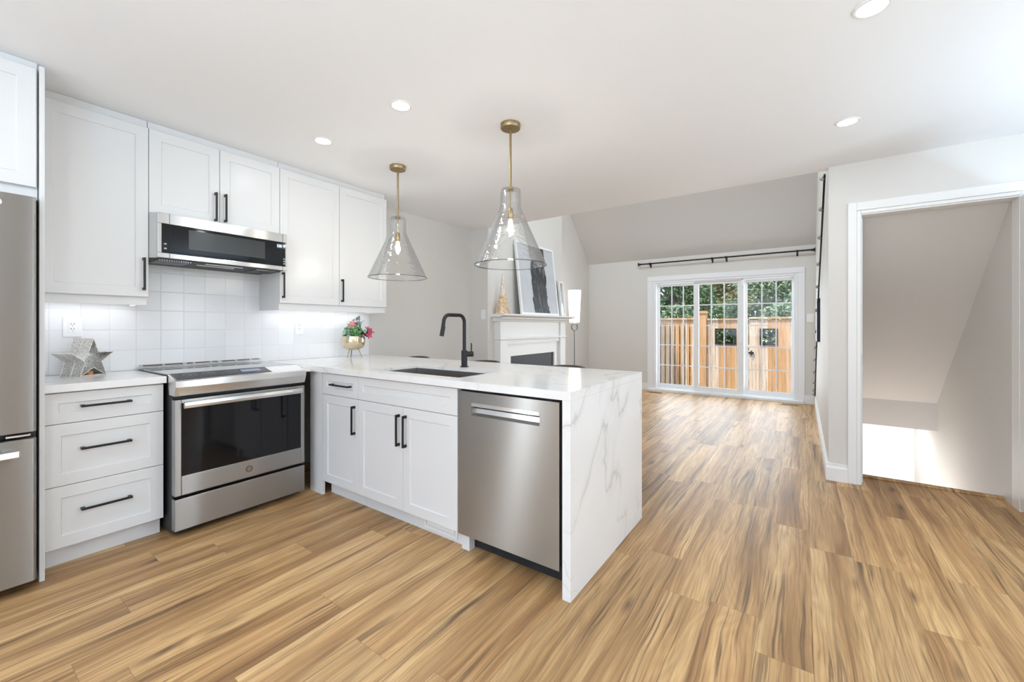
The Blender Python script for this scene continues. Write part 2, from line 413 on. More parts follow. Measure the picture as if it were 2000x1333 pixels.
struct('wall_right_kitchen', BB((5.95, 6.1, -2.95, .72, 0, Z_C), (5.95, 6.1, 1.0, 2.86, 0, Z_C), (5.95, 6.1, 3.10, 4.45, 0, Z_C), (5.95, 6.1, .72, 1.0, 2.3, Z_C), (5.95, 6.1, 2.86, 3.10, 2.3, Z_C)), M['wall'])  # two slot openings out of view added for streaks in the steel
struct('wall_doorway', BB((3.73, 3.916, 4.304, 4.42, 0, Z_C), (3.916, 4.727, 4.304, 4.42, 2.055, Z_C), (4.727, 5.95, 4.304, 4.42, 0, Z_C)), M['wall'])
struct('wall_right_living', BB((3.73, 3.90, 4.42, 8.3, -.12, 5.6), (3.80, 3.899, 4.42, 7.5, -2.7, -.12)), M['wall'])
struct('wall_stairwell_front', BB((3.8, 4.85, 4.43, 4.549, -2.7, -.12), (3.8, 4.85, 4.43, 7.6, -2.75, -2.6)), M['wall'])
struct('wall_header', B(0, 3.73, 4.30, 4.379, Z_C+.14, 5.6), M['wall'])
struct('wall_back', BB((0, 1.32, 8.05, 8.25, 0, 2.55), (3.475, 3.73, 8.05, 8.25, 0, 2.55), (1.32, 3.475, 8.05, 8.25, 2.0, 2.55)), M['wall'])
struct('ceiling_vault', lambda bm: prism(bm, [(8.05, 2.449), (5.3, 5.15), (4.38, 5.15), (4.38, 5.3), (5.36, 5.3), (8.2, 2.51)], 0, 3.73, lambda u, v, w_: (w_, u, v)), M['vault'])
struct('wall_chimney', lambda bm: prism(bm, [(4.345, 0), (6.31, 0), (6.31, 4.1), (5.3, 5.1), (4.385, 5.1), (4.385, Z_C), (4.345, Z_C)], 0, .30, lambda u, v, w_: (w_, u, v)), M['wall'])
struct('wall_backsplash', BB((0, .008, .563, 1.0, .916, 1.40), (0, .008, 1.0, 1.79, .916, 1.72), (0, .008, 1.79, 2.80, .916, 1.40)), M['tile'])
# stairwell beyond the doorway
struct('wall_stairwell_right', B(4.712, 4.85, 4.42, 7.6, -2.6, 2.6), M['wall'])
struct('ceiling_stair_soffit', lambda bm: prism(bm, [(4.42, 2.3), (4.42, 2.07), (6.307, .395), (6.307, .105), (7.5, .105), (7.5, .5), (6.5, .5), (4.6, 2.3)], 3.90, 4.712, lambda u, v, w_: (w_, u, v)), M['wall'])
struct('wall_stairwell_end', B(3.9, 4.712, 7.36, 7.5, -2.6, .105), M['ceiling'])
def steps(bm):
    for k in range(12): box(bm, 3.9, 4.712, 4.55+.235*k, 4.55+.235*(k+1), -2.6, -.2*(k+1))
struct('floor_stairs', steps, M['floor'])
struct('trim_stair_nosing', B(3.916, 4.712, 4.52, 4.575, .0, .012), M['floor'], bevel=.004)
# baseboards and casings
def base_prof(h): return [(0, 0), (.016, 0), (.016, h-.035), (.009, h-.02), (.009, h), (0, h)]
struct('baseboard_right_living', lambda bm: prism(bm, base_prof(.135), 4.304, 8.05, lambda u, v, w_: (3.73-u, w_, v)), M['trim'])
struct('baseboard_doorway', lambda bm: prism(bm, base_prof(.135), 3.714, 3.847, lambda u, v, w_: (w_, 4.304-u, v)), M['trim'])
struct('baseboard_back', BB((0, 1.187, 8.034, 8.05, 0, .135), (3.595, 3.714, 8.034, 8.05, 0, .135)), M['trim'], bevel=.004)
struct('baseboard_left', BB((0, .016, 2.83, 4.345, 0, .135), (0, .016, 6.31, 8.03, 0, .135)), M['trim'], bevel=.004)
def casing(bm):
    for x0, x1, t in ((3.847, 3.90, .019), (3.90, 3.924, .012)): box(bm, x0, x1, 4.304-t, 4.304, 0, 2.138 if t > .015 else 2.075)
    box(bm, 3.90, 4.80, 4.285, 4.304, 2.075, 2.138); box(bm, 3.924, 4.712, 4.292, 4.304, 2.05, 2.075)
    box(bm, 3.916, 3.931, 4.304, 4.42, 0, 2.055); box(bm, 4.712, 4.727, 4.304, 4.42, 0, 2.055); box(bm, 3.931, 4.712, 4.304, 4.42, 2.04, 2.055)
    box(bm, 3.931, 3.941, 4.36, 4.40, 0, 2.03)
dc = struct('trim_1', casing, M['trim'], bevel=.003)
obj('strike_plate', B(3.931, 3.9335, 4.31, 4.335, .91, .99), M['ring'], dc)

def panel_door(bm):
    x0, x1, y0, y1, z0, z1 = 4.712, 4.747, 3.53, 4.296, .02, 2.04
    box(bm, x0, x1, y0, y1, z0, z1)
    for a, b in ((.16, .95), (1.08, 1.92)):
        for c, d in ((y0+.11, y0+.35), (y1-.35, y1-.11)):
            box(bm, x0-.006, x0, c, c+.014, a, b); box(bm, x0-.006, x0, d-.014, d, a, b)
            box(bm, x0-.006, x0, c, d, a, a+.014); box(bm, x0-.006, x0, c, d, b-.014, b)
d1 = struct('door_1', panel_door, M['trim'], bevel=.003)
obj('door_handle', lambda bm: (tube(bm, [(4.712, 3.60, .98), (4.65, 3.60, .98)], .012), ball(bm, (4.635, 3.60, .98), .028)), M['chrome'], d1, smooth=True)

# sliding patio door
def slider_frame(bm):
    prism_y = 8.05
    # casing on the wall
    for x0, x1 in ((1.187, 1.285), (3.508, 3.595)): box(bm, x0, x1, 8.028, 8.05, 0, 2.0295)
    box(bm, 1.187, 3.595, 8.028, 8.05, 2.03, 2.118)
    box(bm, 1.285, 1.32, 8.036, 8.05, 0, 2.03); box(bm, 3.475, 3.508, 8.036, 8.05, 0, 2.03); box(bm, 1.32, 3.475, 8.036, 8.05, 1.995, 2.03)
    box(bm, 1.20, 3.58, 8.0, 8.05, 0, .045)      # sill
    box(bm, 1.32, 3.475, 8.05, 8.25, 0, .06)
    box(bm, 1.32, 1.345, 8.05, 8.25, .06, 2.0); box(bm, 3.455, 3.475, 8.05, 8.25, .06, 2.0); box(bm, 1.345, 3.455, 8.05, 8.25, 1.975, 2.0)
sd = struct('door_2', slider_frame, M['vinyl'], bevel=.003)
def sash(name, x0, x1, gx0, gx1, y, mull, label=None):
    z0, z1, g0, g1 = .055, 1.985, .135, 1.93
    o = obj(name, lambda bm: (box(bm, x0, gx0, y, y+.04, z0, z1), box(bm, gx1, x1, y, y+.04, z0, z1), box(bm, gx0, gx1, y, y+.04, z0, g0), box(bm, gx0, gx1, y, y+.04, g1, z1)), M['vinyl'], sd, bevel=.003)
    obj('pane', B(gx0, gx1, y+.018, y+.024, g0, g1), M['pane'], o)
    def mun(bm):
        for x in mull: box(bm, x-.009, x+.009, y+.008, y+.017, g0, g1)
        for z in (.482, .853, 1.212, 1.572): box(bm, gx0, gx1, y+.007, y+.0175, z-.009, z+.009)
    obj('muntins', mun, M['vinyl'], o)
    return o
sash('door_panel', 1.345, 1.995, 1.385, 1.985, 8.13, (1.60, 1.80))
pm = sash('door_panel', 1.985, 2.765, 2.07, 2.674, 8.08, (2.27, 2.47))
sash('door_panel', 2.765, 3.455, 2.812, 3.425, 8.13, (3.02, 3.217))
obj('door_pull', B(2.70, 2.72, 8.055, 8.08, .93, 1.14), M['plastic'], pm, bevel=.004)
obj('security_latch', B(2.725, 2.765, 8.05, 8.079, 1.87, 1.99), M['plastic'], pm, bevel=.003)

# ------------------------------------------------------------------ cabinetry
def mapx(X): return lambda u, v, w_: (X+w_, u, v)          # fronts that face +x (u = y, v = z)
def mapy(Y): return lambda u, v, w_: (u, Y-w_, v)          # fronts that face -y (u = x, v = z)
def shaker(f, u0, u1, v0, v1, t=.02, rail=.058, rec=.007, ch=.004):
    def b(bm):
        def ring(du, w_): return [bm.verts.new(f(u, v, w_)) for u, v in ((u0+du, v0+du), (u1-du, v0+du), (u1-du, v1-du), (u0+du, v1-du))]
        R_ = [ring(0, -t), ring(0, -.0015), ring(.0015, 0), ring(rail, 0), ring(rail+ch, -rec)]
        for a, c in zip(R_, R_[1:]):
            for i in range(4): bm.faces.new((a[i], a[(i+1) % 4], c[(i+1) % 4], c[i]))
        bm.faces.new(R_[0][::-1]); bm.faces.new(R_[-1])
    return b
def bar_handle(f, u0, u1, v0, v1, wd=.011, off=.030):
    """square bar pull with two square feet between (u0,v0) and (u1,v1)"""
    def b(bm):
        def bx(a0, a1, b0, b1, c0, c1):
            P_ = [f(a0, b0, c0), f(a1, b1, c1)]
            lo = [min(P_[0][i], P_[1][i]) for i in range(3)]; hi = [max(P_[0][i], P_[1][i]) for i in range(3)]
            box(bm, lo[0], hi[0], lo[1], hi[1], lo[2], hi[2])
        h = wd/2
        if v0 == v1:
            bx(u0, u1, v0-h, v0+h, off-.009, off)
            for u in (u0, u1-.016): bx(u, u+.016, v0-h, v0+h, -.003, off-.009)
        else:
            bx(u0-h, u0+h, v0, v1, off-.009, off)
            for v in (v0, v1-.016): bx(u0-h, u0+h, v, v+.016, -.003, off-.009)
    return b
def front(name, par, f, u0, u1, v0, v1, handle=None, rail=.058):
    d = obj(name, shaker(f, u0, u1, v0, v1, rail=rail), M['cab'], par)
    if handle: obj('handle', bar_handle(f, *handle), M['black'], d, bevel=.001)
    return d
# left drawer base
XB = .5556
t = thing('drawer_cabinet', 'white three-drawer base cabinet between the refrigerator panel and the oven range', 'cabinet', (.28, .79, 0))
obj('body', B(.01, XB-.021, .5635, 1.0255, .102, .874), M['cab'], t)
obj('toe_kick', B(.01, .4907, .5635, 1.0255, 0, .102), M['cab'], t)
f = mapx(XB)
front('drawer', t, f, .566, 1.0255, .7175, .8684, (.691, .885, .7965, .7965), .05)
front('drawer', t, f, .566, 1.0255, .4085, .7145, (.691, .885, .5815, .5815))
front('drawer', t, f, .566, 1.0255, .1014, .4055, (.691, .887, .274, .274))
tag(obj('fridge_panel', B(.01, .633, .5437, .5615, 0, 2.424), M['cab'], bevel=.001), 'tall narrow white end panel standing between refrigerator and drawer cabinet', 'panel')
# cabinet over the fridge
t = thing('wall_cabinet', 'white cabinet above the refrigerator, cut by the left edge', 'cabinet', (.3, .1, 1.85))
obj('body', B(.01, .612, -.385, .5405, 1.846, 2.405), M['cab'], t)
f = mapx(.633)
front('door', t, f, .0815, .535, 1.85, 2.405); front('door', t, f, -.383, .0785, 1.85, 2.405)
obj('top_filler', B(.01, .60, -.385, .5405, 2.405, 2.444), M['cab'], t)
obj('bottom_rail', B(.59, .612, -.385, .5405, 1.80, 1.845), M['cab'], t)
# upper cabinets
KU = .3427; f = mapx(KU)
t = thing('wall_cabinet', 'white single-door wall cabinet left of the microwave, above the star ornaments', 'cabinet', (.17, .79, 1.33))
obj('body', B(.01, KU-.021, .563, 1.0105, 1.373, 2.396), M['cab'], t)
front('door', t, f, .566, 1.0105, 1.3773, 2.394, (.987, .987, 1.416, 1.61))
obj('light_rail', BB((KU-.04, KU-.02, .563, 1.006, 1.328, 1.373), (.02, KU-.04, .988, 1.006, 1.328, 1.373)), M['cab'], t)
obj('top_filler', B(.01, KU-.03, .563, 1.0105, 2.396, 2.444), M['cab'], t)
obj('light_strip', B(.10, .13, .60, .98, 1.362, 1.3725), M['strip'], t)
t = thing('wall_cabinet', 'short white two-door wall cabinet directly above the microwave', 'cabinet', (.17, 1.39, 1.885))
obj('body', B(.01, KU-.021, 1.0135, 1.7735, 1.889, 2.396), M['cab'], t)
front('door', t, f, 1.0135, 1.3815, 1.889, 2.394, (1.356, 1.356, 1.903, 2.094)); front('door', t, f, 1.3845, 1.7735, 1.889, 2.394, (1.413, 1.413, 1.908, 2.096))
obj('top_filler', B(.01, KU-.03, 1.0135, 1.7735, 2.396, 2.444), M['cab'], t)
t = thing('wall_cabinet', 'white two-door wall cabinet right of the microwave, above the potted plant', 'cabinet', (.17, 2.26, 1.33))
obj('body', B(.01, KU-.021, 1.7765, 2.75, 1.373, 2.396), M['cab'], t)
front('door', t, f, 1.7765, 2.2635, 1.3773, 2.394, (1.796, 1.796, 1.415, 1.608)); front('door', t, f, 2.2665, 2.752, 1.3773, 2.394, (2.286, 2.286, 1.408, 1.60))
obj('light_rail', BB((KU-.04, KU-.02, 1.7765, 2.748, 1.325, 1.373), (.02, KU-.04, 1.7765, 1.795, 1.325, 1.373), (.02, KU-.04, 2.73, 2.748, 1.325, 1.373)), M['cab'], t)
obj('top_filler', B(.01, KU-.03, 1.7765, 2.75, 2.396, 2.444), M['cab'], t)
obj('light_strip', B(.10, .13, 1.83, 2.70, 1.362, 1.3725), M['strip'], t)
# under-cabinet strips as lamps
light('undercabinet_left', 'AREA', (.115, .79, 1.358), .36, (.90, .94, 1), (0, math.radians(-8), 0), .03, .38)
light('undercabinet_right', 'AREA', (.115, 2.26, 1.358), .75, (.90, .94, 1), (0, math.radians(-8), 0), .03, .86)

# peninsula
YF = 1.8685; f = mapy(YF)
t = thing('base_cabinet', 'narrow white base cabinet with one drawer and door, right of the oven range', 'cabinet', (.97, 2.15, 0))
obj('body', B(.763, 1.1755, YF+.021, 2.44, .102, .874), M['cab'], t)
obj('toe_kick', B(.768, 1.1755, 1.9329, 2.44, 0, .102), M['cab'], t)
front('drawer', t, f, .763, 1.1755, .7215, .868, (.885, 1.105, .797, .797), .05)
front('door', t, f, .763, 1.1755, .1014, .7185, (1.145, 1.145, .487, .675))
obj('corner_filler', B(.60, .7600, YF, YF+.02, 0, .874), M['cab'], t)
t = thing('sink_cabinet', 'wide white two-door sink base cabinet left of the dishwasher', 'cabinet', (1.62, 2.15, 0))
obj('body', B(1.1785, 2.053, YF+.021, 2.44, .102, .66), M['cab'], t)
obj('apron_rail', BB((1.1785, 2.053, YF+.021, YF+.035, .66, .874), (1.1785, 1.195, YF+.035, 2.44, .66, .874), (2.037, 2.053, YF+.035, 2.44, .66, .874)), M['cab'], t)
obj('toe_kick', B(1.1785, 2.053, 1.9329, 2.44, 0, .102), M['cab'], t)
front('false_drawer', t, f, 1.1785, 2.053, .7215, .868, None, .05)
front('door', t, f, 1.1785, 1.6165, .1014, .7185, (1.588, 1.588, .487, .675)); front('door', t, f, 1.6195, 2.053, .1014, .7185, (1.648, 1.648, .487, .675))
obj('side_foot', B(2.055, 2.108, 1.905, 1.95, 0, .093), M['cab'], t)
tag(obj('toe_kick_vent', BB((1.742, 2.0, 1.926, 1.9325, .022, .034), (1.742, 1.752, 1.926, 1.9325, .034, .096), (1.99, 2.0, 1.926, 1.9325, .034, .096), (1.765, 1.978, 1.928, 1.9325, .045, .096)), M['trim']), 'white slim air vent in the toe kick below the sink cabinet', 'vent')
tag(obj('peninsula_back_panel', B(.02, 2.698, 2.441, 2.459, 0, .874), M['cab']), 'white back panel of the peninsula, behind the stools', 'panel')

# countertops
tag(obj('countertop', B(.0085, .5805, .5625, 1.034, .876, .915), M['quartz'], bevel=.002), 'short white quartz countertop under the star ornaments, above the drawer cabinet', 'countertop')
WX0, WX1, CF, CB = 2.6986, 2.739, 1.843, 2.8187
SX0, SX1, SY0, SY1 = 1.245, 2.0, 1.945, 2.32
def ctop(bm):
    # one slab with a rectangular sink cut-out and a mitred waterfall leg
    z0, z1 = .876, .915
    outer = [(.0085, 1.7785), (.66, 1.7785), (.66, CF), (WX1, CF), (WX1, CB), (.0085, CB)]
    xs = [.0085, .66, SX0, SX1, WX1]; ys = [1.7785, CF, SY0, SY1, CB]
    V = {}
    def vv(x, y, z):
        k = (x, y, z)
        if k not in V: V[k] = bm.verts.new(k)
        return V[k]
    cells = [(i, j) for i in range(4) for j in range(4) if not (j == 0 and i > 0) and not (i == 2 and j == 2)]
    S = set(cells)
    for i, j in cells:
        x0, x1, y0, y1 = xs[i], xs[i+1], ys[j], ys[j+1]
        bm.faces.new((vv(x0, y0, z1), vv(x1, y0, z1), vv(x1, y1, z1), vv(x0, y1, z1)))
        bm.faces.new((vv(x0, y0, z0), vv(x0, y1, z0), vv(x1, y1, z0), vv(x1, y0, z0)))
        for (di, dj), (a, b) in (((-1, 0), ((x0, y0), (x0, y1))), ((1, 0), ((x1, y0), (x1, y1))), ((0, -1), ((x0, y0), (x1, y0))), ((0, 1), ((x0, y1), (x1, y1)))):
            if (i+di, j+dj) not in S: bm.faces.new((vv(*a, z0), vv(*b, z0), vv(*b, z1), vv(*a, z1)))
t = thing('peninsula_countertop', 'long white quartz peninsula top with a veined waterfall end', 'countertop', (1.7, 2.33, .915))
obj('slab', ctop, M['quartz'], t)
obj('waterfall_leg', B(WX0, WX1, CF, CB, 0, .8755), M['quartz'], t)
# sink
def sinkb(bm):
    r = .003; z0, z1 = .70, .8755
    def rect(d, z): return [bm.verts.new(p) for p in ((SX0+d, SY0+d, z), (SX1-d, SY0+d, z), (SX1-d, SY1-d, z), (SX0+d, SY1-d, z))]
    z1 = .896; R_ = [rect(.0006, z1), rect(.002, z1), rect(.004, z0+.02), rect(.022, z0), rect(.02, z0-.006), rect(.002, z0+.018), rect(.0006, z1-.03)]
    for a, b in zip(R_, R_[1:]+R_[:1]):
        if a is R_[3]: continue
        for i in range(4): bm.faces.new((a[i], a[(i+1) % 4], b[(i+1) % 4], b[i]))
    bm.faces.new(R_[3]); bm.faces.new(R_[4][::-1])
t = thing('sink', 'undermount stainless steel sink set into the peninsula top', 'sink', (1.62, 2.13, .70))
obj('basin', sinkb, M['sink'], t)
obj('drain', lambda bm: lathe(bm, [(.0, .003), (.03, .004), (.042, .002), (.045, .0)], (1.62, 2.13, .701), 24), M['chrome'], t, smooth=True)
# faucet
fx, fy = 1.615, 2.42
t = thing('faucet', 'matte black kitchen faucet with a squared gooseneck beside the sink', 'faucet', (fx, fy, .915))
obj('base', lambda bm: lathe(bm, [(0, 0), (.030, 0), (.030, .005), (.0215, .007), (.0215, .115), (.0, .118)], (fx, fy, .9152), 28), M['black'], t, smooth=True)
def spout(bm):
    zt = 1.277; pts = [(fx, fy, 1.02), (fx, fy, zt-.05)]
    pts += arc((fy-.05, zt-.05), .05, 0, PI/2, 8, lambda a, b: (fx, a, b))
    pts += arc((fy-.155, zt-.05), .05, PI/2, PI*.93, 8, lambda a, b: (fx, a, b))
    pts += [(fx, fy-.218, 1.16)]
    tube(bm, pts, .0125, 16)
obj('spout', spout, M['black'], t, smooth=True)
obj('spray_head', lambda bm: tube(bm, [(fx, fy-.2075, 1.20), (fx, fy-.2245, 1.136)], .0145, 16), M['black'], t, smooth=True)
hd = Vector((.62, .78, 0)).normalized()
obj('valve_body', lambda bm: tube(bm, [(fx, fy, 1.004), (fx+hd.x*.062, fy+hd.y*.062, 1.004)], .019, 20), M['black'], t, smooth=True)
obj('lever', lambda bm: tube(bm, [(fx+hd.x*.05, fy+hd.y*.05, 1.02), (fx+hd.x*.05, fy+hd.y*.05, 1.082)], .0045, 10), M['black'], t, smooth=True)

# ------------------------------------------------------------------ appliances
# refrigerator
FX = .70
t = thing('refrigerator', 'stainless steel refrigerator with a bottom freezer drawer at the left edge', 'refrigerator', (.35, .08, 0))
obj('cabinet', B(.03, .62, -.375, .535, .03, 1.785), M['gasket'], t)
obj('top_cover', B(.03, .66, -.375, .535, 1.785, 1.797), M['steel'], t)
def rdoor(y0, y1, z0, z1):
    def b(bm):
        pr = [(y0, .625), (y1, .625), (y1, FX-.012)] + [(y1-.012+.012*math.cos(a), FX-.012+.012*math.sin(a)) for a in (PI/6, PI/3, PI/2)]
        pr += [(y0+.012-.012*math.sin(a), FX-.012+.012*math.cos(a)) for a in (0, PI/6, PI/3, PI/2)]
        prism(bm, pr, z0, z1, lambda u, v, w_: (v, u, w_))
    return b
obj('door', rdoor(.082, .529, .724, 1.79), M['steel'], t, smooth=True)
dl = obj('door', rdoor(-.375, .078, .724, 1.79), M['steel'], t, smooth=True)
fd = obj('freezer_drawer', rdoor(-.375, .529, .045, .692), M['steel'], t, smooth=True)
obj('drawer_handle', lambda bm: (box(bm, .745, .768, -.31, .475, .626, .656), box(bm, .695, .745, .43, .46, .630, .652), box(bm, .695, .745, -.29, -.26, .630, .652)), M['steel2'], fd, bevel=.005)
obj('hinge', BB((.63, .668, .44, .515, .697, .712),), M['chrome'], t, bevel=.005)
obj('badge', lambda bm: tube(bm, [(.6995, .412, 1.745), (.7025, .412, 1.745)], .016, 24), M['chrome'], t)

# range
Y0, Y1 = 1.0395, 1.7765
XR = .6905
t = thing('range', 'stainless steel electric range with a black glass oven door', 'range', (.35, 1.41, 0))
obj('body', B(.03, .635, Y0+.004, Y1-.004, .02, .90), M['gasket'], t)
obj('cooktop', B(.045, .575, Y0-.004, Y1+.0015, .9165, .926), M['cooktop'], t, bevel=.003)
def panel(bm):
    pr = [(.572, .9255), (.690, .899), (.7105, .893), (.7115, .858), (.690, .806), (.60, .806), (.572, .90)]
    prism(bm, pr, Y0-.002, Y1+.0015, lambda u, v, w_: (u, w_, v))
cp = obj('control_panel', panel, M['steel2'], t, bevel=.003)
sl = (.899-.9255)/(.690-.572)
def slope(x, up=.0012): return .9255+(x-.572)*sl+up
def slab_on(x0, x1, y0, y1, up=.0012, th=.0025):
    def b(bm):
        vs = [bm.verts.new((x, y, slope(x, u_))) for u_ in (up-th, up) for x, y in ((x0, y0), (x1, y0), (x1, y1), (x0, y1))]
        for fa in ((0, 3, 2, 1), (4, 5, 6, 7), (0, 1, 5, 4), (1, 2, 6, 5), (2, 3, 7, 6), (3, 0, 4, 7)): bm.faces.new([vs[i] for i in fa])
    return b
gp = obj('control_glass', slab_on(.577, .686, 1.052, 1.56, .0016, .003), M['blackglass'], cp)
obj('display', slab_on(.60, .645, 1.40, 1.515, .0024, .0012), M['display'], cp)
def seg(pts):
    def b(bm):
        for (xa, ya), (xb_, yb_) in zip(pts, pts[1:]):
            d = Vector((xb_-xa, yb_-ya)).normalized(); q = Vector((-d.y, d.x))*.0011
            vs = [bm.verts.new((x, y, slope(x, .0026))) for x, y in ((xa-q.x, ya-q.y), (xb_-q.x, yb_-q.y), (xb_+q.x, yb_+q.y), (xa+q.x, ya+q.y))]
            bm.faces.new(vs)
    return b
for cy in (1.13, 1.225):
    def dial(bm):
        seg([(.632+.030*math.cos(a), cy+.034*math.sin(a)) for a in [PI*.55+PI*.9*i/12 for i in range(13)]])(bm)
        for k in range(5): seg([(.632+.026*math.cos(k*1.0-.9), cy+.03*math.sin(k*1.0-.9)), (.632+.020*math.cos(k*1.0-.9), cy+.022*math.sin(k*1.0-.9))])(bm)
        seg([(.625, cy-.01), (.625, cy+.01)])(bm); seg([(.634, cy-.007), (.634, cy+.007)])(bm)
    obj('dial_marking', dial, M['icon'], cp)
obj('key_markings', lambda bm: [seg([(.602+.018*i, 1.325+.022*j), (.602+.018*i, 1.337+.022*j)])(bm) for i in range(4) for j in range(3)], M['icon'], cp)
obj('key_markings', lambda bm: [seg([(.608+.016*i, 1.527+.014*j), (.608+.016*i, 1.533+.014*j)])(bm) for i in range(3) for j in range(2)], M['icon'], cp)
def vs_(x): return .928+(.085-x)*.42      # sloped face of the rear vent
def vent(bm): prism(bm, [(.022, .927), (.088, .927), (.086, .9285), (.036, vs_(.036)), (.022, vs_(.036)-.002)], Y0, Y1, lambda u, v, w_: (u, w_, v))
rv = obj('rear_vent', vent, M['steel2'], t, bevel=.0015)
for xa in (.044, .066):
    for ya, yb in ((.015, .115), (.127, .225), (.25, .285), (.297, .385), (.40, .435), (.46, .55), (.562, .65), (.662, .722)):
        obj('vent_slot', lambda bm: prism(bm, [(xa, vs_(xa)-.002), (xa+.011, vs_(xa+.011)-.002), (xa+.011, vs_(xa+.011)+.0006), (xa, vs_(xa)+.0006)], Y0+ya, Y0+yb, lambda u, v, w_: (u, w_, v)), M['dark'], rv)
dr = obj('oven_door', BB((.64, XR, Y0, Y0+.031, .243, .785), (.64, XR, Y1-.026, Y1, .243, .785), (.64, XR, Y0+.031, Y1-.026, .243, .352), (.64, XR, Y0+.031, Y1-.026, .765, .785)), M['steel'], t, bevel=.003)
obj('oven_glass', B(.642, XR-.002, Y0+.031, Y1-.026, .352, .765), M['blackglass'], dr)
def ohandle(bm):
    pr = [(XR+.022, .736), (XR+.036, .738), (XR+.040, .755), (XR+.036, .772), (XR+.022, .774), (XR+.018, .755)]
    prism(bm, pr, Y0+.034, Y1-.028, lambda u, v, w_: (u, w_, v))
    for y in (Y0+.036, Y1-.06): box(bm, XR-.003, XR+.024, y, y+.028, .742, .768)
obj('door_handle', ohandle, M['steel2'], dr, bevel=.003)
def emblem(bm):
    c = (XR+.0012, 1.42, .298)
    def rg(r0, r1):
        n_ = 28; a = [[bm.verts.new((c[0]+w_, c[1]+r*math.cos(2*PI*i/n_), c[2]+r*math.sin(2*PI*i/n_))) for i in range(n_)] for r, w_ in ((r0, 0), (r0, .0012), (r1, .0012), (r1, 0))]
        for p, q in zip(a, a[1:]):
            for i in range(n_): bm.faces.new((p[i], p[(i+1) % n_], q[(i+1) % n_], q[i]))
    rg(.0165, .0195); rg(.0125, .0142)
    for k, (a, b_) in enumerate((((-.007, .004), (-.002, .006)), ((-.002, .006), (-.004, -.004)), ((.002, .006), (.006, .003)), ((.003, .005), (.002, -.005)))):
        tube(bm, [(c[0]+.0012, c[1]+a[0], c[2]+a[1]), (c[0]+.0012, c[1]+b_[0], c[2]+b_[1])], .0009, 6)
obj('emblem', emblem, M['ring'], dr)
obj('storage_drawer', B(.64, XR, Y0, Y1, .047, .225), M['steel'], t, bevel=.003)
# microwave
XM = .41; m0, m1 = 1.036, 1.797
t = thing('microwave', 'low stainless steel over-the-range microwave with a black glass front', 'microwave', (.2, 1.4, 1.615))
obj('body', B(.012, KU+.0005, 1.0165, 1.772, 1.612, 1.884), M['gasket'], t)
obj('side_shell', lambda bm: prism(bm, [(KU+.001, 1.0125), (XM-.0205, m0), (XM-.0205, m1), (KU+.001, m1)], 1.615, 1.886, lambda u, v, w_: (u, v, w_)), M['silver'], t)
mf = obj('front_frame', BB((XM-.02, XM, m0, m1, 1.822, 1.886), (XM-.02, XM, m0, m1, 1.615, 1.645), (XM-.02, XM, m0, m0+.02, 1.645, 1.822), (XM-.02, XM, m1-.014, m1, 1.645, 1.822)), M['steel2'], t, bevel=.0025)
obj('glass_front', B(XM-.015, XM-.001, m0+.02, m1-.014, 1.645, 1.822), M['blackglass'], t)
obj('window', B(XM-.001, XM-.0004, 1.19, 1.64, 1.685, 1.805), M['mwwin'], t)
for ya in (1.092, 1.762): obj('door_seam', B(XM, XM+.0004, ya, ya+.0025, 1.616, 1.885), M['dark'], t)
obj('display', B(XM-.001, XM-.0004, 1.722, 1.757, 1.778, 1.806), M['display'], t)
tm = Matrix(((0, 0, 1, XM+.0002), (1, 0, 0, 1.7395), (0, 1, 0, 1.792), (0, 0, 0, 1)))
text_mesh('clock_digits', '1:32', .02, M['digits'], t, tm)
obj('control_icons', BB(*[(XM-.001, XM+.0002, 1.067, 1.079, z-.004, z+.004) for z in (1.672, 1.70)]), M['icon'], t)
obj('control_icons', BB(*[(XM-.001, XM+.0002, y-.002, y+.003, z-.005, z+.005) for z in (1.665, 1.682, 1.70) for y in (1.771, 1.779)]), M['icon'], t)
for ya in (m0+.02, m1-.19):
    obj('grease_filter', lambda bm: ([box(bm, .16, .36, ya+k*.012, ya+.006+k*.012, 1.604, 1.611) for k in range(14)], box(bm, .15, .37, ya-.004, ya+.166, 1.609, 1.6112)), M['ring'], t)
for xa, ya in ((.34, 1.30), (.25, 1.28)): obj('bottom_light', B(xa, xa+.012, ya, ya+.22, 1.6065, 1.611), M['plastic'], t)
obj('bottom_plate', B(.012, XM-.021, 1.04, 1.77, 1.611, 1.6119), M['gasket'], t)
# dishwasher
t = thing('dishwasher', 'stainless steel dishwasher beside the waterfall end of the peninsula', 'dishwasher', (2.36, 2.1, 0))
obj('tub', BB((2.058, 2.694, 1.90, 2.43, .10, .868),), M['dark'], t)
obj('kick_plate', B(2.11, 2.69, 1.955, 1.975, .005, .10), M['dark'], t)
YD = 1.8735
dd = obj('door', BB((2.0565, 2.149, YD, 1.899, .0965, .858), (2.563, 2.667, YD, 1.899, .0965, .858), (2.149, 2.563, YD, 1.899, .802, .858), (2.149, 2.563, YD, 1.899, .0965, .737)), M['steel'], t, bevel=.0)
def pocket(bm):
    prism(bm, [(YD-.001, .737), (YD+.02, .748), (YD+.024, .775), (YD+.026, .775), (YD+.026, .737)], 2.149, 2.563, lambda u, v, w_: (w_, u, v))
    box(bm, 2.149, 2.563, YD-.002, YD+.006, .784, .802)
obj('handle_pocket', pocket, M['steel2'], dd)
obj('pocket_shadow_lip', B(2.149, 2.563, YD+.022, YD+.025, .772, .79), M['dark'], dd)

